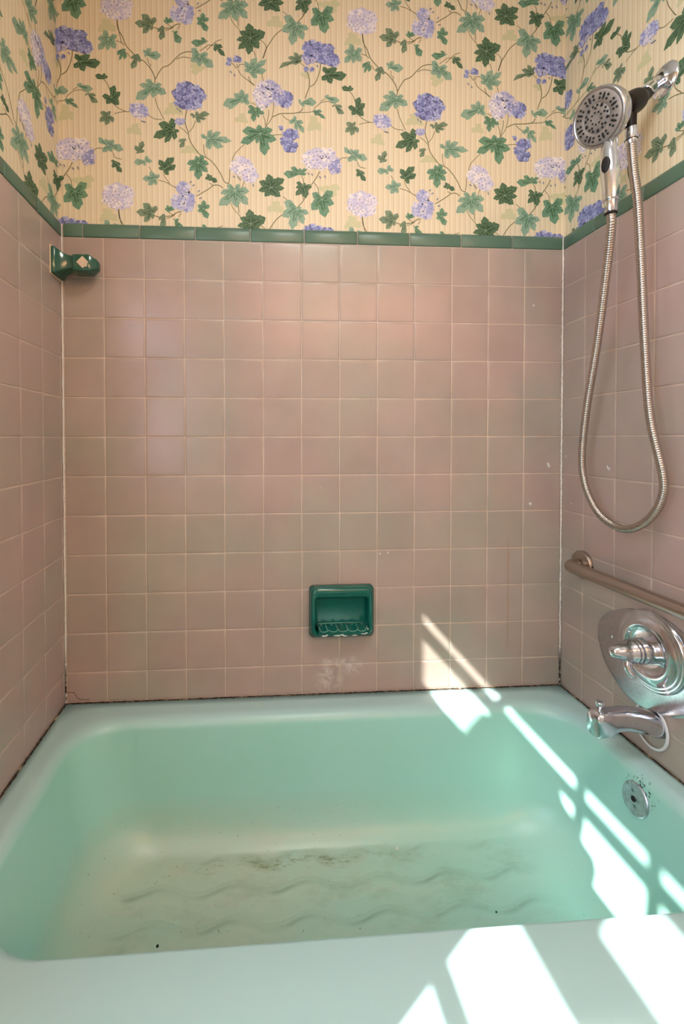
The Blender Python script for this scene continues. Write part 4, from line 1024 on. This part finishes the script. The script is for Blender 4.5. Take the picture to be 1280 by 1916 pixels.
lathe(bm, VC, (-1, 0, 0), [(.0285, .006), (.0285, .030), (.0270, .0325), (.0258, .0335), (.0258, .038), (.0268, .039), (.0268, .042), (.0252, .043), (.0252, .046), (.0262, .047), (.0262, .050), (.024, .052), (.0215, .066), (.017, .082), (.0125, .093), (.009, .0975), (.004, .0990)], 48); fix(bm)
hb = link('valve_handle', bm, M_CHROME, va, smooth=True)
bm = bmesh.new()
tube(bm, smooth_path([VC + Vector((-.056, 0, -.014)), VC + Vector((-.060, -.004, -.032)), VC + Vector((-.057, -.010, -.046)), VC + Vector((-.052, -.014, -.054))], 4), [.008, .0085, .0088, .009, .009, .009, .0088, .0085, .008, .0074, .0068, .0060, .0048], 20); fix(bm)
link('lever', bm, M_CHROME, hb, smooth=True)

# ------------------------------------------------------------------ tub spout
ts = empty('tub_spout', (XR, -0.322, 0.487), 'chrome tub spout with lift-up diverter knob below the shower valve', 'tub spout')
bm = bmesh.new()
gc = Vector((XR - .001, -.3160, .4760)); rg = []
for k in range(56):
    a = 2 * pi * k / 56; rg.append((cos(a), sin(a)))
def gl(ry, rz, h): return [Vector((gc.x - h, gc.y + ry * ca_, gc.z + rz * sa_2)) for ca_, sa_2 in rg]
loft(bm, [gl(.0455, .0510, 0), gl(.0455, .0510, .003), gl(.0440, .0495, .0042), gl(.0405, .0460, .0042), gl(.0395, .0450, .002)], False, False); fix(bm)
link('gasket_ring', bm, M_GASKET, ts, smooth=True)['label'] = 'white rubber ring on the wall'
# body: rounded-square sections, wide at the wall, square nose at the end
bm = bmesh.new(); loops = []
yc = -.326
def ss(x_, cz_, hy, hz, p_, n=40):
    out = []
    for k in range(n):
        a = 2 * pi * k / n; ca_, sa2 = cos(a), sin(a)
        out.append(Vector((x_, yc + hy * math.copysign(abs(ca_) ** (2 / p_), ca_), cz_ + hz * math.copysign(abs(sa2) ** (2 / p_), sa2))))
    return out
for x_, cz_, hy, hz, p_ in ((XR + .001, .486, .0285, .0265, 2.3), (XR - .010, .4885, .0283, .0265, 2.4), (XR - .030, .4945, .0270, .0265, 2.5), (XR - .055, .5000, .0240, .0250, 2.8), (XR - .080, .5035, .0222, .0232, 3.0), (XR - .100, .5025, .0212, .0230, 3.3), (XR - .112, .5000, .0210, .0252, 3.8), (XR - .120, .4975, .0208, .0282, 4.2), (XR - .138, .496, .0200, .0285, 4.4), (XR - .148, .4945, .0190, .0268, 4.2), (XR - .152, .493, .0170, .0235, 3.8)):
    loops.append(ss(x_, cz_, hy, hz, p_))
loft(bm, loops, True, True); fix(bm)
link('spout_body', bm, M_CHROME, ts, smooth=True)
bm = bmesh.new(); lathe(bm, (XR - .136, yc, .519), (0.05, 0, 1), [(.0035, 0), (.0035, .008), (.0045, .0095), (.0085, .020), (.0092, .0235), (.0075, .0250), (.003, .0245)], 28); fix(bm)
link('diverter_knob', bm, M_CHROME, ts, smooth=True)

# ------------------------------------------------------------------ lamps behind the camera
cl = empty('fill_light', (0.85, -1.10, CEIL), 'round fill light added under the ceiling out of view', 'fill light')  # added soft fill for the room, an unseen fixture
bm = bmesh.new(); lathe(bm, (0.85, -1.10, CEIL), (0, 0, -1), [(.19, 0), (.19, .02), (.17, .05), (.11, .08), (.03, .09)], 48); fix(bm)
link('fill_shade', bm, emit('warm_fill', (1.0, .86, .70, 1), 2.0), cl, smooth=True)
ld = bpy.data.lights.new('fill_lamp', 'AREA'); ld.shape = 'DISK'; ld.size = 0.36; ld.energy = FILL_WATTS; ld.color = (1.0, 0.96, 0.89)
lo = bpy.data.objects.new('fill_lamp', ld); C.objects.link(lo); lo.location = (0.85, -1.10, CEIL - 0.10); lo.parent = cl; lo.matrix_parent_inverse = cl.matrix_world.inverted()
vl = empty('vanity_light', (1.35, YF, 2.06), 'three bulb vanity light bar high on the opposite wall', 'wall light')
bm = bmesh.new(); box(bm, 0.72, 1.95, YF, YF + 0.03, 2.22, 2.32); fix(bm); link('light_bar', bm, M_CHROME, vl)
for k, (bx_, bz_) in enumerate(((0.87, 2.27), (1.29, 2.27), (1.80, 2.27))):
    bm = bmesh.new(); lathe(bm, (bx_, YF + 0.03, bz_), (0, 1, 0), [(.02, 0), (.025, .02), (.045, .05), (.052, .08), (.045, .108), (.025, .126), (.005, .13)], 24); fix(bm)
    link('bulb', bm, emit('warm_bulb', (1.0, .56, .30, 1), 95.0), vl, smooth=True)
bpy.data.meshes.remove(cell_me)
